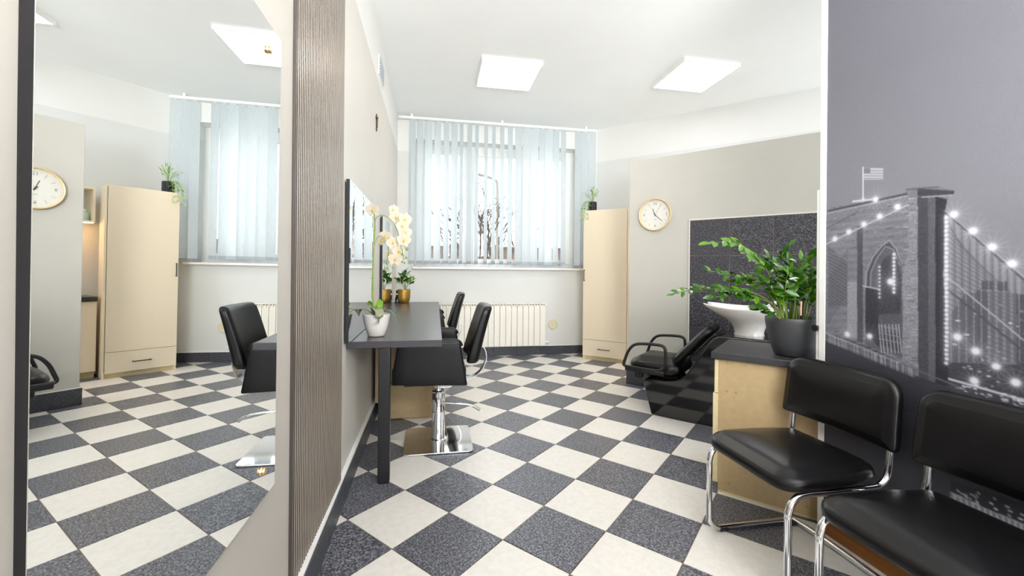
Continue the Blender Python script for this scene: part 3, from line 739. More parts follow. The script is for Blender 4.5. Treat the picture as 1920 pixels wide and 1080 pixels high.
# ---------------------------------------------------------------- vertical blind
bl = thing('vertical_blind', 'pale blue vertical slat blind with white rail across the window', 'blind', (1.29, 5.56, ZC))
YBL = 5.56; lc = lambda x: x-1.29
MB().box(lc(-.07), lc(2.655), -.02, .02, 3.153-ZC, 3.185-ZC).build('head_rail', M_trimw, bl, bevel=.003)
for x_ in (.1, 1.3, 2.5): MB().box(lc(x_)-.015, lc(x_)+.015, -.018, .018, 3.184-ZC, 0).build('bracket', M_trimw, bl)
sl = [(92, 130), (140, 180), (190, 235), (250, 290), (310, 343), (358, 397), (410, 432), (458, 487), (508, 530), (565, 588), (615, 637), (665, 692), (715, 745), (762, 803), (808, 858), (858, 908), (912, 952), (948, 1000), (1000, 1040), (1050, 1083), (1138, 1178), (1178, 1222), (1225, 1272)]
for k_, (a, b_) in enumerate(sl):
    pa, pb = atY(740+a/3.375, 350, YBL), atY(740+b_/3.375, 350, YBL)
    c = (pa.x+pb.x)/2; vis = min((b_-a)/60.0, .97); view = math.atan2(c-CAM.x, YBL); ang = math.acos(vis)+view
    if c < .5: ang = max(ang, .2)
    w_ = .0635; ztop, zbot = 3.145, 1.262; vs = []; n_ = 16
    wob = random.uniform(-.06, .06)
    for i in range(n_+1):
        t = i/n_; zz_ = ztop+(zbot-ztop)*t; aa = ang+wob*t
        dx_, dy_ = math.cos(aa)*w_, -math.sin(aa)*w_
        nxv = Vector((math.sin(aa), math.cos(aa), 0))
        for s__, off in ((-1, 0), (-.5, .0025), (0, .0035), (.5, .0025), (1, 0)): vs.append(Vector((lc(c)+dx_*s__, dy_*s__, zz_-ZC))+nxv*off)
    fs = [(i*5+j, i*5+j+1, (i+1)*5+j+1, (i+1)*5+j) for i in range(n_) for j in range(4)]
    so = MB().add(vs, fs).build('slat', M_blind, bl, smooth=60)
    aa = ang+wob; dx_, dy_ = math.cos(aa)*w_, -math.sin(aa)*w_
    Mx = Matrix.Translation((lc(c), 0, zbot-ZC)) @ Matrix.Rotation(-aa, 4, 'Z')
    MB().box(-w_, w_, -.0022, .0022, -.004, .036, Mx).build('hem_weight', M_hem, so)
    MB().box(-.006, .006, -.003, .003, 3.143-ZC, 3.156-ZC, Matrix.Translation((lc(c), 0, 0))).build('hook', M_trimw, so)

# ---------------------------------------------------------------- radiator, round cap, vent grille, cross
rd = thing('radiator', 'white ribbed aluminium radiator under the window', 'radiator', (1.2, YW, .14))
nsec = 18; x_start = 1.93-nsec*.08-1.2
def section():
    mb = MB(); mb.box(.002, .078, -.105, -.095, .0, .53); mb.box(.006, .074, -.095, -.03, .02, .56)
    mb.box(.002, .078, -.105, -.03, .575, .588); mb.box(.002, .012, -.105, -.035, .53, .578); mb.box(.068, .078, -.105, -.035, .53, .578); mb.box(.034, .046, -.104, -.04, .53, .578)
    return mb.build('section', M_rad, rd, bevel=.003)
s0 = section(); s0.location.x = x_start
for k_ in range(1, nsec): o = copy_tree(s0, rd); o.location.x = x_start+.08*k_
MB().tube([(x_start, -.07, .045), (x_start+nsec*.08+.03, -.07, .045)], .012, 10).build('bottom_pipe', M_rad, rd, smooth=50)
MB().tube([(x_start+nsec*.08+.01, -.07, .045), (x_start+nsec*.08+.055, -.07, .045), (x_start+nsec*.08+.055, -.0, .045)], .015, 10).build('valve', M_trimw, rd, smooth=50)
MB().tube([(x_start+nsec*.08-.0, -.07, .555), (x_start+nsec*.08+.025, -.07, .555)], .012, 10).build('air_vent', M_trimw, rd, smooth=50)
cpM = Matrix.Rotation(R(90), 4, 'X')
tag(MB().lathe([(0, .022), (.02, .022), (.022, .018), (.06, .018), (.066, .012), (.066, 0), (0, 0)], seg=40, M=Matrix.Translation((2.065, YW, .42)) @ cpM).build('vent_cap', mat('cream_plastic', '#dcd2b4', .5), smooth=40), 'round cream wall cap between radiator and wardrobe', 'wall cap')
vg = thing('air_vent_grille', 'small white ventilation grille high on the left wall', 'vent', (xl(3.75), 3.745, 2.9))
MB().box(0, .008, -.15, .15, -.085, .085).build('frame', M_trimw, vg, bevel=.002)
for k_ in range(7): MB().box(.006, .016, -.13, .13, -.07+k_*.022, -.062+k_*.022).build('slat', M_hem, vg)
cr = thing('crucifix', 'small bronze crucifix on the left wall above the station mirrors', 'crucifix', (xl(3.47), 3.47, 2.36))
MB().box(.002, .010, -.005, .005, -.07, .07).build('upright', M_bark, cr, bevel=.002); MB().box(.002, .010, -.03, .03, .03, .04).build('crossbar', M_bark, cr, bevel=.002)
fg_ = MB(); fg_.tube([(.014, 0, -.045), (.014, 0, .0), (.014, 0, .03)], [.003, .004, .005], 8); fg_.tube([(.014, -.026, .036), (.014, 0, .026), (.014, .026, .036)], .003, 8); fg_.lathe([(0, .008), (.006, .005), (.007, 0), (.005, -.005), (0, -.007)], (.015, 0, .042), 10); fg_.build('corpus', M_gold, cr, smooth=60)

# ---------------------------------------------------------------- wardrobe in the corner
wd = thing('wardrobe', 'tall cream wardrobe with one door and a bottom drawer beside the window', 'wardrobe')
fl = Vector((2.366, 5.252, 0)); frt = Vector((2.815, 4.865, 0)); dw = (frt-fl).normalized(); WW = .60
wd.location = fl; wd.rotation_euler = (0, 0, math.atan2(dw.y, dw.x))
H_ = 1.985; DP = .33
cb = MB(); cb.box(0, .018, .018, DP, 0, H_); cb.box(WW-.018, WW, .018, DP, 0, H_); cb.box(.018, WW-.018, .018, DP, H_-.018, H_); cb.box(.018, WW-.018, DP-.006, DP, .05, H_-.018); cb.box(.018, WW-.018, .02, DP-.01, .05, .068)
cb.build('carcass', M_cream, wd)
MB().box(.018, WW-.018, .035, .05, 0, .052).build('plinth', M_mapedge, wd)
dd = MB().box(.001, WW-.022, 0, .0175, .272, H_-.002).build('door', M_cream, wd, bevel=.001, bseg=1)
dr_ = MB().box(.001, WW-.022, 0, .0175, .056, .268).build('drawer', M_cream, wd, bevel=.001, bseg=1)
def bar_handle(parent, a, b_, out=.028, n_=Vector((0, -1, 0))):
    a = Vector(a); b_ = Vector(b_); d = (b_-a).normalized()
    mb = MB(); mb.tube([a-d*.008+n_*out, b_+d*.008+n_*out], .005, 8); mb.tube([a, a+n_*out], .005, 8); mb.tube([b_, b_+n_*out], .005, 8)
    return mb.build('handle', M_blackmetal, parent, smooth=50)
bar_handle(dd, (.022, 0, 1.055), (.022, 0, 1.19)); bar_handle(dr_, (.225, 0, .157), (.365, 0, .157))

# ---------------------------------------------------------------- wall clock
ck = thing('wall_clock', 'round white wall clock with pale gold rim on the grey partition', 'clock')
ck.location = P0+Vd*.086+Ud*.012+Vector((0, 0, 1.753)); ck.rotation_euler = (0, 0, ROTV)
MX = Matrix.Rotation(R(90), 4, 'X')
MB().lathe([(0, 0), (.155, 0), (.162, .008), (.163, .03), (.158, .036), (.152, .034), (.150, .022), (.149, .022), (.149, .004), (0, .004)], seg=72, M=MX).build('rim', M_goldrim, ck, smooth=40)
MB().lathe([(.1495, .012), (0, .012)], seg=64, M=MX).build('dial', M_dial, ck)
def txt(s, size, loc, name, parent, m, rot=(R(90), 0, 0)):
    c = D.curves.new(name, 'FONT'); c.body = s; c.size = size; c.align_x = 'CENTER'; c.align_y = 'CENTER'; c.extrude = .0004
    c.materials.append(m); tmp = D.objects.new(name, c); me = D.meshes.new_from_object(tmp); D.objects.remove(tmp)
    o = D.objects.new(name, me); COL.objects.link(o); o.parent = parent; o.location = loc; o.rotation_euler = rot; return o
for s_, a in (('12', 90), ('3', 0), ('6', 270), ('9', 180)): txt(s_, .036, (.112*math.cos(R(a)), -.0128, .112*math.sin(R(a))), 'numeral', ck, M_ink)
mk = MB()
for h in range(12):
    if h % 3:
        a = R(h*30); Mx = Matrix.Rotation(a, 4, 'Y'); mk.box(-.001, .001, -.0132, -.0122, .098, .128, Mx)
mk.build('hour_marks', M_ink, ck)
mn = MB()
for h in range(60):
    if h % 5: mn.box(-.0004, .0004, -.0132, -.0122, .136, .142, Matrix.Rotation(R(h*6), 4, 'Y'))
mn.build('minute_marks', M_ink, ck)
def hand(name, ang, ln, w, yo):
    MB().box(-w, w, yo-.001, yo, -.02, ln, Matrix.Rotation(R(ang), 4, 'Y')).build(name, M_inkd, ck)
hand('hour_hand', -20, .066, .0022, -.015); hand('minute_hand', 132, .098, .0018, -.017); hand('second_hand', 33, .115, .0007, -.019)
MB().lathe([(0, .021), (.005, .02), (.005, .012)], seg=16, M=MX).build('hub', M_inkd, ck)
MB().box(-.014, .014, -.0128, -.0122, -.05, -.047).build('maker_line', M_ink, ck)

# ---------------------------------------------------------------- kitchen recess behind the partition (seen in the mirror)
kc = thing('kitchen_base_cabinet', 'cream base cabinet left of the wardrobe, seen in the large mirror', 'cabinet', P0+Ud*1.0+Vd*-.512, ROTV)
MB().box(0, .9, .018, .36, .07, .79).build('carcass', M_cream, kc); MB().box(0, .9, .05, .07, 0, .07).build('plinth', M_mapedge, kc)
MB().box(.002, .448, 0, .0175, .075, .785).build('door', M_cream, kc); MB().box(.452, .898, 0, .0175, .075, .785).build('door', M_cream, kc)
tag(MB().box(0, .9, -.02, .37, .792, .836).build('kitchen_worktop', M_wtop, bevel=.002), 'charcoal worktop on the kitchen cabinet, seen in the large mirror', 'worktop')
D.objects['kitchen_worktop'].location = P0+Ud*1.0+Vd*-.512; D.objects['kitchen_worktop'].rotation_euler = (0, 0, ROTV)
ks = thing('wall_shelf', 'cream open wall shelf with warm light strip below, seen in the large mirror', 'shelf', P0+Ud*1.12+Vd*-.512+Vector((0, 0, 1.60)), ROTV)
sh = MB(); sh.box(0, .9, 0, .28, 0, .018); sh.box(0, .9, 0, .28, .345, .363); sh.box(0, .018, 0, .28, .018, .345); sh.box(.882, .9, 0, .28, .018, .345)
sh.build('carcass', M_cream, ks); MB().box(.018, .882, .27, .28, .018, .345).build('back_panel', M_cream, ks); MB().box(.01, .89, .02, .035, -.006, 0).build('light_strip', M_led, ks)
def bottle(v, u, m, h, r, label):
    t = thing('bottle', label, 'bottle', P0+Ud*u+Vd*v+Vector((0, 0, 1.6185)))
    MB().lathe([(0, 0), (r, 0), (r, h*.62), (r*.85, h*.74), (r*.4, h*.8), (r*.4, h*.84)], seg=24).build('body', m, t, smooth=40)
    MB().lathe([(r*.42, h*.84), (r*.42, h), (0, h)], seg=20).build('cap', M_trimw if m is M_mint else M_blackplastic, t, smooth=40)
bottle(-.44, 1.2, M_mint, .12, .042, 'pale mint bottle on the open wall shelf, in the mirror'); bottle(-.36, 1.33, M_blackplastic, .125, .04, 'dark bottle behind the mint bottle on the open shelf')

# ---------------------------------------------------------------- cabinet with worktop at the mural wall
cbn = thing('tool_cabinet', 'maple-coloured cabinet with brown screw caps next to the mural wall', 'cabinet', P0+Ud*-1.75+Vd*1.0, ROTV)
VL = .50
MB().box(0, VL, 0, .018, .012, .714).build('side_panel', M_maple, cbn)
MB().box(0, VL, .48, .498, .012, .714).build('side_panel', M_maple, cbn)
MB().box(.0, VL, .018, .48, .012, .03).build('bottom_panel', M_maple, cbn); MB().box(VL-.01, VL, .018, .48, .03, .714).build('back_panel', M_maple, cbn)
MB().box(.0, .018, .018, .48, .03, .714).build('inner_front', M_maple, cbn)
MB().box(-.02, -.001, -.0, .245, .53, .708).build('drawer', M_mapedge, cbn, bevel=.001); MB().box(-.02, -.001, .25, .496, .53, .708).build('drawer', M_mapedge, cbn, bevel=.001)
dl = MB().box(-.027, -.001, -.0, .245, .05, .526).build('door', M_mapedge, cbn, bevel=.001); MB().box(-.027, -.001, .25, .496, .05, .526).build('door', M_mapedge, cbn, bevel=.001)
bar_handle(dl, (-.027, .21, .32), (-.027, .21, .46), .03, Vector((-1, 0, 0)))
MB().box(0, VL, .003, .495, 0, .012).build('foot_strip', M_mapedge, cbn)
for px_, py_ in ((1363.5, 679), (1363, 734), (1379.5, 736.5), (1366.5, 907), (1514, 951)):
    d = ray(px_, py_); t = ((P0+Ud*-1.75)-CAM).dot(Ud)/d.dot(Ud); q_ = CAM+d*t; v_ = (q_-P0).dot(Vd)-1.0
    MB().lathe([(0, .0012), (.006, .0012), (.0065, 0)], seg=14, M=Matrix.Translation((v_, 0, q_.z)) @ MX).build('screw_cap', M_cap, cbn)
wt = MB().box(-.035, VL+.005, -.022, .505, .715, .75).build('cabinet_worktop', [M_wtop], bevel=.003)
wt.location = cbn.location; wt.rotation_euler = (0, 0, ROTV); tag(wt, 'charcoal worktop under the large potted plant by the mural', 'worktop')

# ---------------------------------------------------------------- backwash unit
bw = thing('backwash_unit', 'black glossy hair washing chair with white porcelain basin', 'wash unit', P0+Ud*-.55, ROTV)
pr = [(.318, 0), (1.32, 0), (1.32, .685), (1.2, .70), (.885, .70), (.82, .695), (.782, .675), (.753, .640), (.686, .522), (.64, .445), (.611, .404), (.58, .36), (.545, .33), (.50, .308), (.44, .296), (.26, .285), (.248, .262)]
MB().prism(pr, -.225, .225, 'y').build('base_shell', M_gloss, bw, bevel=.022, bseg=4)
MB().box(.24, .50, -.12, .12, .285, .32).build('seat_mount', M_blackplastic, bw, bevel=.01)
def sf(p):
    q = p.copy(); q.y *= 1-.06*max(0, -p.x/.22)**2
    return q+Vector((.325, 0, .382))
MB().pad(.22, .235, (.09, .11, .11, .09), .055, .034, 0, sf).build('seat', M_leather2, bw, smooth=80)
Mb = Matrix.Translation((.625, 0, .60)) @ Matrix.Rotation(R(-48), 4, 'Y')
def bf(p):
    q = p.copy(); q.y *= 1-.12*max(0, (p.x+.05)/.22)
    return Mb @ q
MB().pad(.195, .205, (.07, .03, .03, .07), .028, .014, 0, bf).build('backrest', M_leather2, bw, smooth=80)
Mc = Matrix.Translation((.655, 0, .585)) @ Matrix.Rotation(R(-48), 4, 'Y')
MB().box(-.14, .18, -.195, .195, -.028, -.012, Mc).build('back_shell', M_gloss, bw, bevel=.006)
ap = [(.106, .402), (.118, .44), (.14, .50), (.171, .548), (.205, .573), (.25, .584), (.34, .59), (.41, .589), (.44, .575), (.45, .54), (.449, .46), (.440, .415), (.40, .385), (.30, .381), (.196, .381), (.14, .381), (.112, .388)]
for sgn in (-1, 1):
    MB().tube(spline([(a, sgn*.29, b_) for a, b_ in ap], 4, True), .0125, 12, True).build('armrest', M_blackplastic, bw, smooth=80)
    MB().box(.2, .26, min(sgn*.24, sgn*.3), max(sgn*.24, sgn*.3), .30, .375).build('arm_bracket', M_blackplastic, bw, bevel=.012, bseg=3)
    MB().tube([(.23, sgn*.225, .33), (.23, sgn*.31, .33)], .024, 18).build('arm_knob', M_blackplastic, bw, smooth=50)
    MB().box(.118, .44, sgn*.29-.012, sgn*.29+.012, .345, .383).build('arm_base', M_blackplastic, bw, bevel=.01, bseg=3)
# basin
def basin():
    n_ = 72; rows = []
    def rim(a):
        c_, s_ = math.cos(a), math.sin(a)
        rx = .30 if c_ > 0 else .345
        v = .955+rx*c_; u = .235*s_*(1-.42*max(0, -c_)**2.2)
        notch = math.exp(-(((a-math.pi)/.36)**2)); v += .17*notch
        zz_ = .905+.04*max(0, -c_)**2-.06*notch
        return v, u, zz_
    prof = [(0, 0, 1.0), (.02, .03, 1), (.12, .115, 1), (.33, .26, 1), (.55, .38, 1), (.73, .48, 1), (.88, .61, 1), (.96, .74, 1), (1, .87, 1), (.97, 1, 1)]
    def pedp(a): return .992+.10*math.cos(a), .095*math.sin(a)
    for f_, g_, _ in prof[::-1]:
        row = []
        for i in range(n_):
            a = 2*math.pi*i/n_; v, u, z_ = rim(a); pv, pu = pedp(a)
            row.append((v+(pv-v)*f_, u+(pu-u)*f_, z_+(.692-z_)*g_))
        rows.append(row)
    for f_, g_ in ((.025, -.02), (.07, -.008), (.12, .06), (.25, .26), (.42, .42), (.62, .52), (.85, .57), (1, .58)):
        row = []
        for i in range(n_):
            a = 2*math.pi*i/n_; v, u, z_ = rim(a)
            row.append((v+(.97-v)*f_, u*(1-f_), z_+(.70-z_)*g_))
        rows.append(row)
    vs = [p for r_ in rows for p in r_]; fs = [tuple(range(n_))[::-1]]
    for k_ in range(len(rows)-1):
        for i in range(n_): fs.append((k_*n_+i, k_*n_+(i+1) % n_, (k_+1)*n_+(i+1) % n_, (k_+1)*n_+i))
    return MB().add(vs, fs)
basin().build('basin', M_porc, bw, smooth=70)
tb = MB(); tb.tube(spline([(1.24, .0, .69), (1.24, 0, .80), (1.22, 0, .93), (1.16, 0, .955), (1.11, 0, .92)], 6), .012, 12)
tb.build('mixer_tap', M_chrome, bw, smooth=60)
MB().box(.98, 1.0, -.242, -.222, .12, .5).build('service_panel', M_blackplastic, bw, bevel=.003)
hz = thing('shower_hose', 'pinkish metallic shower hose behind the large potted plant', 'hose', P0+Ud*-.12+Vd*1.30)
MB().tube(spline([(0, 0, .70), (.0, 0, .9), (.012, 0, 1.02), (.03, 0, 1.12), (.05, 0, 1.14)], 6), .012, 10).build('hose', M_hose, hz, smooth=70)
MB().tube([(.05, 0, 1.14), (.10, 0, 1.15)], [.014, .022], 14).build('shower_head', M_chrome, hz, smooth=50)
cdz = thing('wall_conduit', 'slim white vertical conduit with black knob at the end of mural wall', 'conduit', (XM+.004, YM+.034, .752))
MB().box(-.006, .008, -.008, .008, 0, .815).build('channel', M_trimw, cdz, bevel=.003)
MB().tube([(-.006, 0, .17), (-.022, 0, .17)], [.012, .016], 16).build('knob', M_blackplastic, cdz, smooth=50)

# ---------------------------------------------------------------- waiting chairs
def waiting_chair():
    t = thing('waiting_chair', 'black padded cantilever chair with chrome tube frame beside the maple cabinet', 'chair', (1.9, 1.465, 0), 0, 'cantilever chairs along the mural')
    # local: x towards wall, y across. frame tube
    hw = .2125
    def side(sg):
        return [Vector(p) for p in ((.2, sg*hw, .80-.28), (.195, sg*hw, .47), (.185, sg*hw, .425), (.155, sg*hw, .395), (.11, sg*hw, .388), (-.05, sg*hw, .388), (-.17, sg*hw, .390), (-.215, sg*hw, .375), (-.238, sg*hw, .335), (-.24, sg*hw, .27), (-.24, sg*hw, .10), (-.235, sg*hw, .05), (-.20, sg*hw, .018), (-.15, sg*hw, .0135), (.12, sg*hw, .0135), (.17, sg*hw*.98, .0135), (.205, sg*hw*.86, .0135))]
    path = side(1)+side(-1)[::-1]
    MB().tube(spline(path, 5), .0125, 12).build('tube_frame', M_chrome, t, smooth=80)
    for sg in (-1, 1): MB().tube([(.2, sg*hw, .52), (.21, sg*hw, .70)], .0115, 10).build('upright', M_chrome, t, smooth=80)
    for sg in (-1, 1):
        MB().box(-.19, -.15, sg*hw-.014, sg*hw+.014, 0, .018).build('glide', M_blackplastic, t, bevel=.003); MB().box(.17, .20, sg*hw*.93-.014, sg*hw*.93+.014, 0, .018).build('glide', M_blackplastic, t, bevel=.003)
    def seatf(p):
        q = p.copy(); tx = (p.x+.225)/.45
        q.y *= .96+.06*(1-tx); q.y *= 1-.15*max(0, (p.x-.02)/.2)**1.5
        q.z += -.014*max(0, -(p.x+.12)/.11)**2
        return q+Vector((-.035, 0, .427))
    MB().pad(.225, .235, (.07, .085, .085, .07), .027, .032, 0, seatf).build('seat', M_leather2, t, smooth=80)
    MB().box(-.22, .14, -.18, .18, .395, .404).build('seat_board', M_blackplastic, t)
    def backf(p):
        # pad x -> y, pad y -> z, pad z -> towards the sitter (-x)
        tz = (p.y+.133)/.266
        return Vector((.205-p.z+.03*tz-.022*(p.x/.25)**2, p.x*(1-.03*tz), .655+p.y))
    MB().pad(.25, .133, (.07, .07, .018, .018), .024, .016, .004, backf).build('backrest', M_leather2, t, smooth=80)
    return t
wc1 = waiting_chair()
wc2 = copy_tree(wc1); wc2.location = (1.9, .92, 0); wc2['label'] = 'black padded cantilever chair cut off by the right edge, nearest the camera'

# ---------------------------------------------------------------- plants
def leaf_mesh(name, ln, w, m, fold=.25, curl=.15, n_=6, tipp=1.0):
    vs = []; fs = []
    for i in range(n_+1):
        t = i/n_; ww = w*math.sin(math.pi*min(1, (t*.93+.035)))**.75*(1-.25*t*tipp)
        if i == n_: ww = w*.03
        z_ = -curl*ln*t*t
        vs += [(-ww/2, ln*t, z_+fold*ww/2), (0, ln*t, z_), (ww/2, ln*t, z_+fold*ww/2)]
    for i in range(n_):
        a = i*3; fs += [(a, a+1, a+4, a+3), (a+1, a+2, a+5, a+4)]
    o = MB().add(vs, fs).build(name, m, smooth=80); me = o.data; D.objects.remove(o); return me
def orient(p, d, up):
    y = Vector(d).normalized(); x = y.cross(Vector(up)); x = x.normalized() if x.length > 1e-4 else y.orthogonal().normalized(); z_ = x.cross(y)
    M_ = Matrix((x, y, z_)).transposed().to_4x4(); M_.translation = p; return M_

# large potted plant with arching stems
ZPc = Vector((2.262, 1.845, .752))
zp = thing('potted_plant', 'large glossy green plant with arching stems in a dark grey pot', 'plant', ZPc)
MB().lathe([(0, 0), (.078, 0), (.086, .006), (.105, .06), (.119, .12), (.1265, .17), (.128, .188), (.126, .196), (.119, .197), (.116, .19), (.112, .16), (0, .16)], seg=48).build('pot', M_potg, zp, smooth=50)
MB().lathe([(.114, .168), (.05, .176), (0, .178)], seg=32).build('soil', M_soil, zp)
fwd = Fv; dist = (ZPc-CAM).dot(Fv)
def onp(X_, Y_, dd=0):
    d = ray(1250+X_/4.153, 420+Y_/4.153); return CAM+d*((dist+dd)/d.dot(Fv))-ZPc
lf_d = leaf_mesh('leaflet', .062, .034, M_leaf, .3, .12); lf_l = leaf_mesh('leaflet', .062, .036, M_leaf4, .3, .12); lf_s = leaf_mesh('leaflet', .04, .015, M_leaf, .3, .1)
stems = [
 ([(905, 722, 0), (850, 560, -.02), (790, 380, -.04), (700, 270, -.05), (585, 165, -.05), (500, 138, -.05), (320, 150, -.05)], 'l', 13, 1.0),
 ([(920, 722, -.02), (840, 640, -.06), (700, 570, -.09), (600, 552, -.10), (480, 560, -.11), (350, 570, -.12)], 'd', 12, .8),
 ([(900, 722, .0), (800, 560, -.03), (700, 470, -.04), (590, 420, -.04), (470, 392, -.04), (310, 358, -.04)], 'd', 14, .9),
 ([(890, 722, -.04), (800, 610, -.06), (690, 545, -.08), (560, 518, -.09), (400, 508, -.09), (230, 512, -.09), (55, 540, -.09)], 'd', 17, .85),
 ([(940, 722, 0), (915, 560, 0), (892, 400, 0), (850, 300, 0)], 'l', 6, .9),
 ([(960, 722, .03), (960, 520, .04), (930, 330, .05), (900, 240, .05), (965, 160, .05)], 'd', 10, .9),
 ([(1030, 722, .02), (1010, 560, .02), (1000, 420, .02), (1080, 310, .02), (1150, 210, .02)], 'd', 11, 1.1),
 ([(1060, 722, .0), (1070, 600, -.02), (1100, 480, -.02), (1150, 410, -.01), (1225, 345, 0)], 'd', 10, 1.0),
 ([(980, 722, -.03), (1000, 600, -.05), (990, 480, -.06), (960, 400, -.07), (880, 330, -.08)], 'd', 11, 1.0),
 ([(950, 722, .05), (900, 500, .08), (820, 340, .10), (720, 290, .11), (640, 270, .12)], 'd', 12, .9),
 ([(1000, 722, .06), (1020, 560, .09), (1060, 430, .12), (1120, 380, .13)], 'd', 9, 1.0),
 ([(930, 722, .03), (870, 560, .02), (800, 460, .0), (700, 430, -.01), (620, 430, -.02), (530, 440, -.02)], 'l', 12, .8),
 ([(1080, 722, -.02), (1120, 640, -.04), (1150, 560, -.04), (1170, 480, -.03)], 'd', 8, 1.0),
 ([(880, 722, -.05), (820, 690, -.08), (760, 660, -.10), (690, 650, -.11)], 'd', 6, .9),
 ([(970, 722, 0), (960, 600, -.02), (940, 480, -.02), (1000, 380, -.03), (1060, 340, -.03)], 'd', 10, .95),
]
rz_ = random.Random(11)
for _ in range(9):
    x_ = rz_.uniform(880, 1080); ex = x_+rz_.uniform(-190, 90); ey = rz_.uniform(250, 480); dd_ = rz_.uniform(-.09, .09)
    stems.append(([(x_, 722, dd_*.4), (x_*.75+ex*.25, 600, dd_*.7), (x_*.4+ex*.6, ey+110, dd_), (ex, ey, dd_*1.3)], 'd', 9, .95))
nl = 0
for k_, (pts, kind, cnt_, sc_) in enumerate(stems):
    P_ = [onp(*p) for p in pts]; P_[0] = Vector((max(-.08, min(.08, P_[0].x)), max(-.08, min(.08, P_[0].y)), .17))
    sp = spline(P_, 8); nn = len(sp); rr = [.0055*(1-.75*i/nn) for i in range(nn)]
    so = MB().tube(sp, rr, 7).build('stem', M_stem if k_ in (4, 11) else M_stemd, zp, smooth=80)
    for q_ in range(cnt_):
        t = .36+.64*q_/(cnt_-1); i = min(int(t*(nn-1)), nn-2); p = sp[i]; tg = (sp[i+1]-sp[i]).normalized()
        side_ = tg.cross(Vector((0, 0, 1))).normalized()
        for sg in ((-1, 1) if q_ < cnt_-1 else (0,)):
            up_ = Vector((0, 0, 1))
            if sg: dvec = side_*sg*.65+tg*.45+up_*sg*random.uniform(-.2, .7)+Rv*random.uniform(-.25, .25)
            else: dvec = tg
            sz = sc_*(1.12-.5*abs(t-.55))*random.uniform(.8, 1.15)
            nrm = (up_*random.uniform(.2, .9)+side_*random.uniform(-.6, .6)+Fv*random.uniform(-1, -.2))
            me = lf_l if (kind == 'l' and random.random() < .8) or random.random() < .16 else lf_d
            o = D.objects.new('leaflet', me); COL.objects.link(o); o.parent = so; o.matrix_local = orient(p, dvec, nrm) @ Matrix.Diagonal((sz, sz, sz, 1)); nl += 1

# orchid
OC = Vector((.088, 2.53, .787))
oc = thing('potted_orchid', 'white flowering orchid with green buds in a tapered white pot', 'plant', OC)
MB().lathe([(0, 0), (.043, 0), (.047, .004), (.060, .04), (.070, .08), (.0765, .118), (.0775, .128), (.074, .13), (.071, .122), (.066, .1), (0, .1)], seg=44).build('pot', M_potw, oc, smooth=50)
MB().lathe([(.068, .112), (0, .116)], seg=24).build('bark_mulch', M_soil, oc)
odist = (OC-CAM).dot(Fv)
def oo(X_, Y_, dd=0):
    d = ray(640+X_/6.75, 360+Y_/6.75); return CAM+d*((odist+dd)/d.dot(Fv))-OC
main = [Vector((-.015, 0, .11)), oo(397, 1300), oo(400, 1080), oo(405, 850), oo(415, 600), oo(425, 430), oo(418, 300), oo(412, 265)]
s1 = MB().tube(spline(main, 8), [.0062-.0036*i/56 for i in range(57)], 9).build('stem', M_stem, oc, smooth=80)
b1 = [oo(425, 430), oo(432, 350), oo(460, 312), oo(540, 295), oo(640, 365), oo(700, 470), oo(725, 570), oo(745, 650), oo(770, 740, -.01), oo(790, 860, -.01)]
b2 = [oo(420, 680), oo(432, 620), oo(455, 575), oo(490, 562), oo(560, 620), oo(600, 720), oo(590, 800), oo(580, 900), oo(600, 1000)]
MB().tube(spline(b1, 6), .0022, 7).build('branch', M_stem, s1, smooth=80); MB().tube(spline(b2, 6), .0022, 7).build('branch', M_stem, s1, smooth=80)
pet_r = leaf_mesh('petal', .046, .052, M_petal, .12, .12, 7, .3); pet_s = leaf_mesh('sepal', .044, .028, M_petal, .1, .15, 7, .5)
lipm = MB().rbox((.006, .009, .005), .004, 2, 2, lambda p: Vector((p.x, p.y-.004, p.z+.006))).build('lip', M_lip); lip_me = lipm.data; D.objects.remove(lipm)
fls = [(400, 225, 0, -.1, 1.0), (655, 225, .02, .9, .8), (690, 320, .03, .2, .9), (800, 350, .01, .9, 1.05), (770, 430, -.02, .5, .9), (805, 520, .0, .8, 1.0), (790, 610, -.01, .3, .95), (560, 560, .02, -.1, .95), (520, 610, -.01, -.4, .8), (650, 640, .0, .5, .95), (720, 750, .01, .6, .95), (680, 850, -.01, .2, .95), (610, 800, .01, -.3, .8)]
for X_, Y_, dd, ax, sc_ in fls:
    p = oo(X_, Y_, dd); face = (-Fv*.8+Rv*ax+Vector((0, 0, -.25))).normalized()
    upv = (Vector((0, 0, 1))-face*face.z).normalized(); rt = upv.cross(face)
    Mf = Matrix((rt, upv, face)).transposed().to_4x4(); Mf.translation = p
    Mf = Mf @ Matrix.Rotation(random.uniform(-.4, .4), 4, 'Z') @ Matrix.Diagonal((sc_, sc_, sc_, 1))
    fo = D.objects.new('flower', lip_me); COL.objects.link(fo); fo.parent = oc; fo.matrix_local = Mf
    for me, angs in ((pet_r, (-72, 72)), (pet_s, (0, 140, -140))):
        for a in angs:
            o = D.objects.new('petal' if me is pet_r else 'sepal', me); COL.objects.link(o); o.parent = fo
            o.matrix_local = Matrix.Rotation(R(a), 4, 'Z') @ Matrix.Rotation(R(14), 4, 'X')
for X_, Y_, r_ in ((830, 722, .0085), (772, 790, .006), (822, 832, .006), (770, 883, .006), (800, 900, .005), (578, 905, .0065), (653, 958, .006), (580, 968, .0055), (620, 1035, .006)):
    p = oo(X_, Y_); MB().lathe([(0, r_*1.15), (r_*.6, r_*.85), (r_, 0), (r_*.75, -r_*.8), (0, -r_*1.1)], tuple(p), 14).build('bud', M_leaf2, oc, smooth=80)
    MB().tube([p, p+Vector((-.02, 0, .018))], .0012, 5).build('bud_stalk', M_stem, oc)
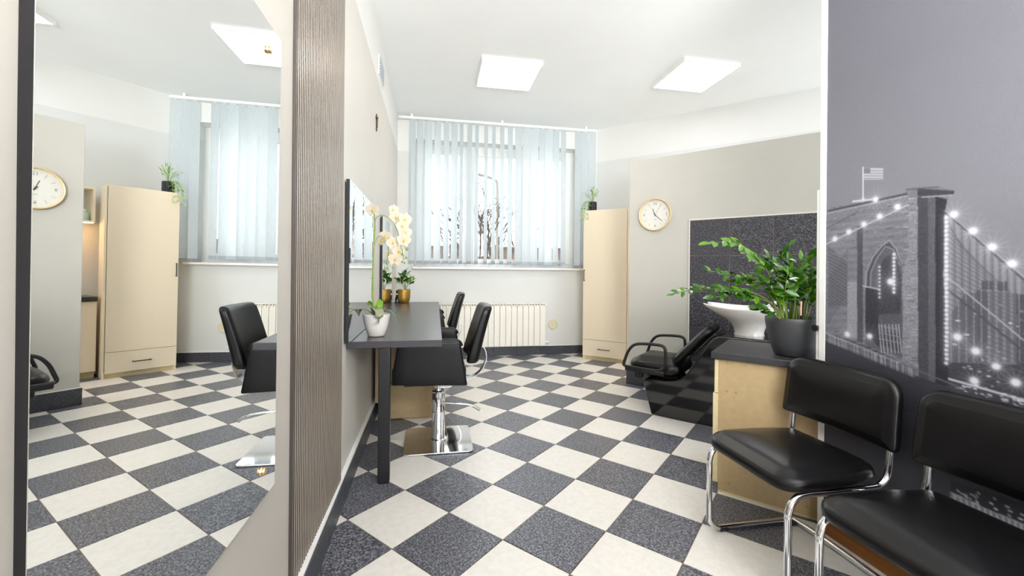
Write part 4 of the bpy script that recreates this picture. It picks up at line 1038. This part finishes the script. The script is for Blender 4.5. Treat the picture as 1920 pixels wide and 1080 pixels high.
def strap_leaf(pts, w, m, parent, name='leaf', roll=0):
    sp = spline(pts, 6); n_ = len(sp); vs = []; fs = []
    for i, p in enumerate(sp):
        t = i/(n_-1); tg = (sp[min(i+1, n_-1)]-sp[max(i-1, 0)]).normalized(); sd = tg.cross(Vector((0, 0, 1)))
        sd = sd.normalized() if sd.length > 1e-3 else Rv.copy(); sd = (Matrix.Rotation(roll, 3, tg) @ sd); nr_ = sd.cross(tg)
        ww = w*math.sin(math.pi*min(1, .12+.86*t))**.6*(1 if i < n_-1 else .1)
        vs += [p-sd*ww/2+nr_*ww*.14, p, p+sd*ww/2+nr_*ww*.14]
    for i in range(n_-1):
        a = i*3; fs += [(a, a+1, a+4, a+3), (a+1, a+2, a+5, a+4)]
    return MB().add(vs, fs).build(name, m, parent, smooth=80)
q5 = lambda X_, Y_, dd=0: (lambda d: CAM+d*((odist+dd)/d.dot(Fv))-OC)(ray(640+X_/6.75, 540+Y_/6.75))
strap_leaf([Vector((0, 0, .115)), q5(390, 230, .0), q5(355, 190, .02), q5(330, 215, .03)], .03, M_leaf2, oc, roll=1.2)
strap_leaf([Vector((.01, 0, .115)), q5(470, 230, .0), q5(490, 170, .01), q5(500, 150, .015)], .045, M_leaf2, oc, roll=1.4)
strap_leaf([Vector((0, -.01, .115)), q5(430, 265, -.06), q5(480, 320, -.10), q5(475, 460, -.105)], .055, M_leaf3, oc)
strap_leaf([Vector((-.01, 0, .115)), q5(320, 280, -.03), q5(240, 270, -.04), q5(190, 330, -.04), q5(160, 400, -.04), q5(145, 500, -.04)], .028, M_leaf3, oc)
strap_leaf([Vector((.01, 0, .115)), q5(540, 285, -.02), q5(620, 290, -.02), q5(690, 370, -.02), q5(740, 470, -.02)], .026, M_leaf, oc)
strap_leaf([Vector((.01, .01, .115)), q5(540, 265, .06), q5(600, 265, .08), q5(645, 295, .09)], .03, M_leaf, oc)
strap_leaf([Vector((-.01, .01, .115)), q5(300, 290, .02), q5(255, 285, .03), q5(225, 360, .03)], .05, M_leaf3, oc)

def bushy(parent, c, n_, ln, spread, rise, me_list, seed=1):
    rnd = random.Random(seed)
    for k_ in range(n_):
        a = k_*2.399; tilt = rnd.uniform(.1, 1); d = Vector((math.cos(a)*tilt*spread, math.sin(a)*tilt*spread, rise*(1.1-tilt)+.1))
        pth = [c, c+d*.55+Vector((0, 0, .02)), c+d]
        so = MB().tube(spline(pth, 4), .0018, 5).build('stem', M_stem, parent)
        for j in range(3):
            me = rnd.choice(me_list); p = c+d*(.55+.22*j); dv = d.normalized()+Vector((rnd.uniform(-.8, .8), rnd.uniform(-.8, .8), rnd.uniform(-.3, .4)))
            o = D.objects.new('leaf', me); COL.objects.link(o); o.parent = so; s_ = ln*rnd.uniform(.8, 1.2); o.matrix_local = orient(p, dv, (rnd.uniform(-.4, .4), rnd.uniform(-.4, .4), 1)) @ Matrix.Diagonal((s_, s_, s_, 1))
gp = thing('gold_pot_plant', 'small leafy plant in a hammered gold pot at the far end of worktop', 'plant', (.062, 5.03, .787))
MB().lathe([(0, 0), (.052, 0), (.06, .008), (.070, .06), (.074, .13), (.075, .155), (.071, .156), (.068, .14), (0, .138)], seg=40).build('pot', M_gold, gp, smooth=50)
MB().lathe([(.069, .142), (0, .146)], seg=24).build('soil', M_soil, gp)
lg1 = leaf_mesh('leaf', .075, .05, M_leaf, .25, .25); lg2 = leaf_mesh('leaf', .075, .05, M_leaf2, .25, .25)
bushy(gp, Vector((0.01, 0, .145)), 13, .9, .095, .14, [lg1, lg1, lg1, lg2], 5)
fgx = thing('figurine', 'small glossy black figurine between the gold pot and the wall', 'ornament', (xl(5.0)+.055, 5.06, .787))
fm = MB(); fm.tube(spline([(-.012, 0, .0), (-.014, 0, .03), (-.004, 0, .06), (0, 0, .09)], 4), [.008, .009, .01, .011, .012, .013, .014, .015, .015, .015, .016, .016, .016], 10); fm.tube(spline([(.016, 0, .0), (.018, 0, .03), (.006, 0, .06), (0, 0, .085)], 4), .011, 10); fm.build('body', M_figure, fgx, smooth=80)
MB().lathe([(0, .02), (.012, .016), (.017, 0), (.011, -.016), (0, -.02)], (0, 0, .125), 16).build('head', M_figure, fgx, smooth=80)
MB().box(-.03, .03, -.02, .02, -.001, .006).build('base', M_figure, fgx, bevel=.002)
# plant on the wardrobe
Wp = wd.matrix_basis @ Vector((.085, .10, H_+.001))
hp = thing('hanging_plant', 'small trailing plant in a black honeycomb pot on top of the wardrobe', 'plant', Wp)
MB().lathe([(0, 0), (.052, 0), (.055, .004), (.055, .122), (.050, .124), (.048, .11), (0, .108)], seg=40).build('pot', M_blackplastic, hp, smooth=40)
hx = MB()
for r_ in range(6):
    for k_ in range(14):
        a = 2*math.pi*(k_+.5*(r_ % 2))/14; c_ = Vector((.0548*math.cos(a), .0548*math.sin(a), .014+r_*.019)); Mx = Matrix.Translation(c_) @ Matrix.Rotation(a, 4, 'Z') @ Matrix.Rotation(R(90), 4, 'Y')
        hx.lathe([(.0115, 0), (.008, .003), (0, .0035)], seg=6, M=Mx)
hx.build('honeycomb_relief', M_blackmetal, hp)
lh1 = leaf_mesh('leaf', .045, .017, M_leaf2, .2, .2); lh2 = leaf_mesh('leaf', .045, .017, mat('variegated_leaf', '#c9d6a8', .4, c2='#8fb35c', scale=30, trans=.25), .2, .2)
bushy(hp, Vector((0, 0, .11)), 12, 1.0, .10, .12, [lh1, lh2, lh2], 9)
for k_, (dx_, dy_, dz_) in enumerate(((-.13, -.10, -.10), (-.16, -.03, -.05), (-.08, -.13, -.12), (-.17, -.09, -.14))):
    e = Vector((dx_*1.05, dy_*.5, dz_)); pth = spline([(0, 0, .11), (dx_*.5, dy_*.25, .13), (dx_*.85, dy_*.4, .06), e], 6)
    so = MB().tube(pth, .0018, 5).build('trailing_stem', M_stem, hp)
    for j in range(5, len(pth), 2):
        for sg in (-1, 1):
            o = D.objects.new('leaf', lh2 if (j+sg) % 3 else lh1); COL.objects.link(o); o.parent = so
            o.matrix_local = orient(pth[j], Vector((sg*.6+random.uniform(-.3, .3), random.uniform(-.6, .6), -.4)), (0, -.6, 1))

# ---------------------------------------------------------------- outdoors
struct(MB().box(-40, 60, YW+.45, 90, -.7, -.6).build('ground', M_lot)); 
hb = thing('distant_building', 'low brown building beyond the window', 'building', (0, 32, -.6))
MB().box(-14, 22, 0, 8, 0, 3.6).build('wall', M_brick, hb); MB().box(-14.5, 22.5, -.5, 8.5, 3.6, 4.0).build('roof', M_plaster, hb)
for k_ in range(9): MB().box(-12+k_*3.8, -10.4+k_*3.8, -.05, .02, 1.2, 2.6).build('window', M_radslot, hb)
def tree(x, y, h, seed, label):
    rnd = random.Random(seed); t = thing('bare_tree', label, 'tree', (x, y, -.6), 0, 'bare trees outside the window'); trunk = MB(); br = MB()
    def grow(mb, p, d, ln, r, lv):
        q = p+d*ln; mid = p+d*ln*.5+Vector((rnd.uniform(-.06, .06), rnd.uniform(-.06, .06), 0))*ln
        r = max(r, .012); mb.tube([p, mid, q], [r, r*.85, r*.7], 6 if lv < 2 else 4)
        if lv >= 5: return
        for k_ in range(3 if lv < 4 else 2):
            nd = (d+Vector((rnd.uniform(-.65, .65), rnd.uniform(-.65, .65), rnd.uniform(-.1, .5)))).normalized(); grow(br, q if k_ else mid, nd, ln*rnd.uniform(.62, .85), r*.6, lv+1)
    grow(trunk, Vector((0, 0, 0)), Vector((rnd.uniform(-.05, .05), 0, 1)), h*.24, .11, 0)
    trunk.build('trunk', M_bark, t, smooth=60); br.build('branches', M_bark, t, smooth=60)
tree(2.3, 13.0, 6.0, 4, 'bare tree outside behind the middle of the window'); tree(3.1, 15.5, 6.0, 8, 'farther bare tree outside, right of the middle'); tree(.2, 17.5, 5.2, 12, 'bare tree outside behind the left part of the blind')
sl_ = thing('street_lamp', 'street lamp with curved arm outside the window', 'street lamp', (2.62, 15, -.6))
MB().tube(spline([(0, 0, 0), (0, 0, 3), (0, 0, 4.8), (-.12, 0, 5.1), (-.6, 0, 5.25), (-.9, 0, 5.25)], 5), .05, 8).build('pole', M_radslot, sl_, smooth=60)
MB().rbox((.28, .1, .05), .04, 2, 3, lambda p: p+Vector((-1.1, 0, 5.25))).build('lamp_head', M_radslot, sl_, smooth=60)
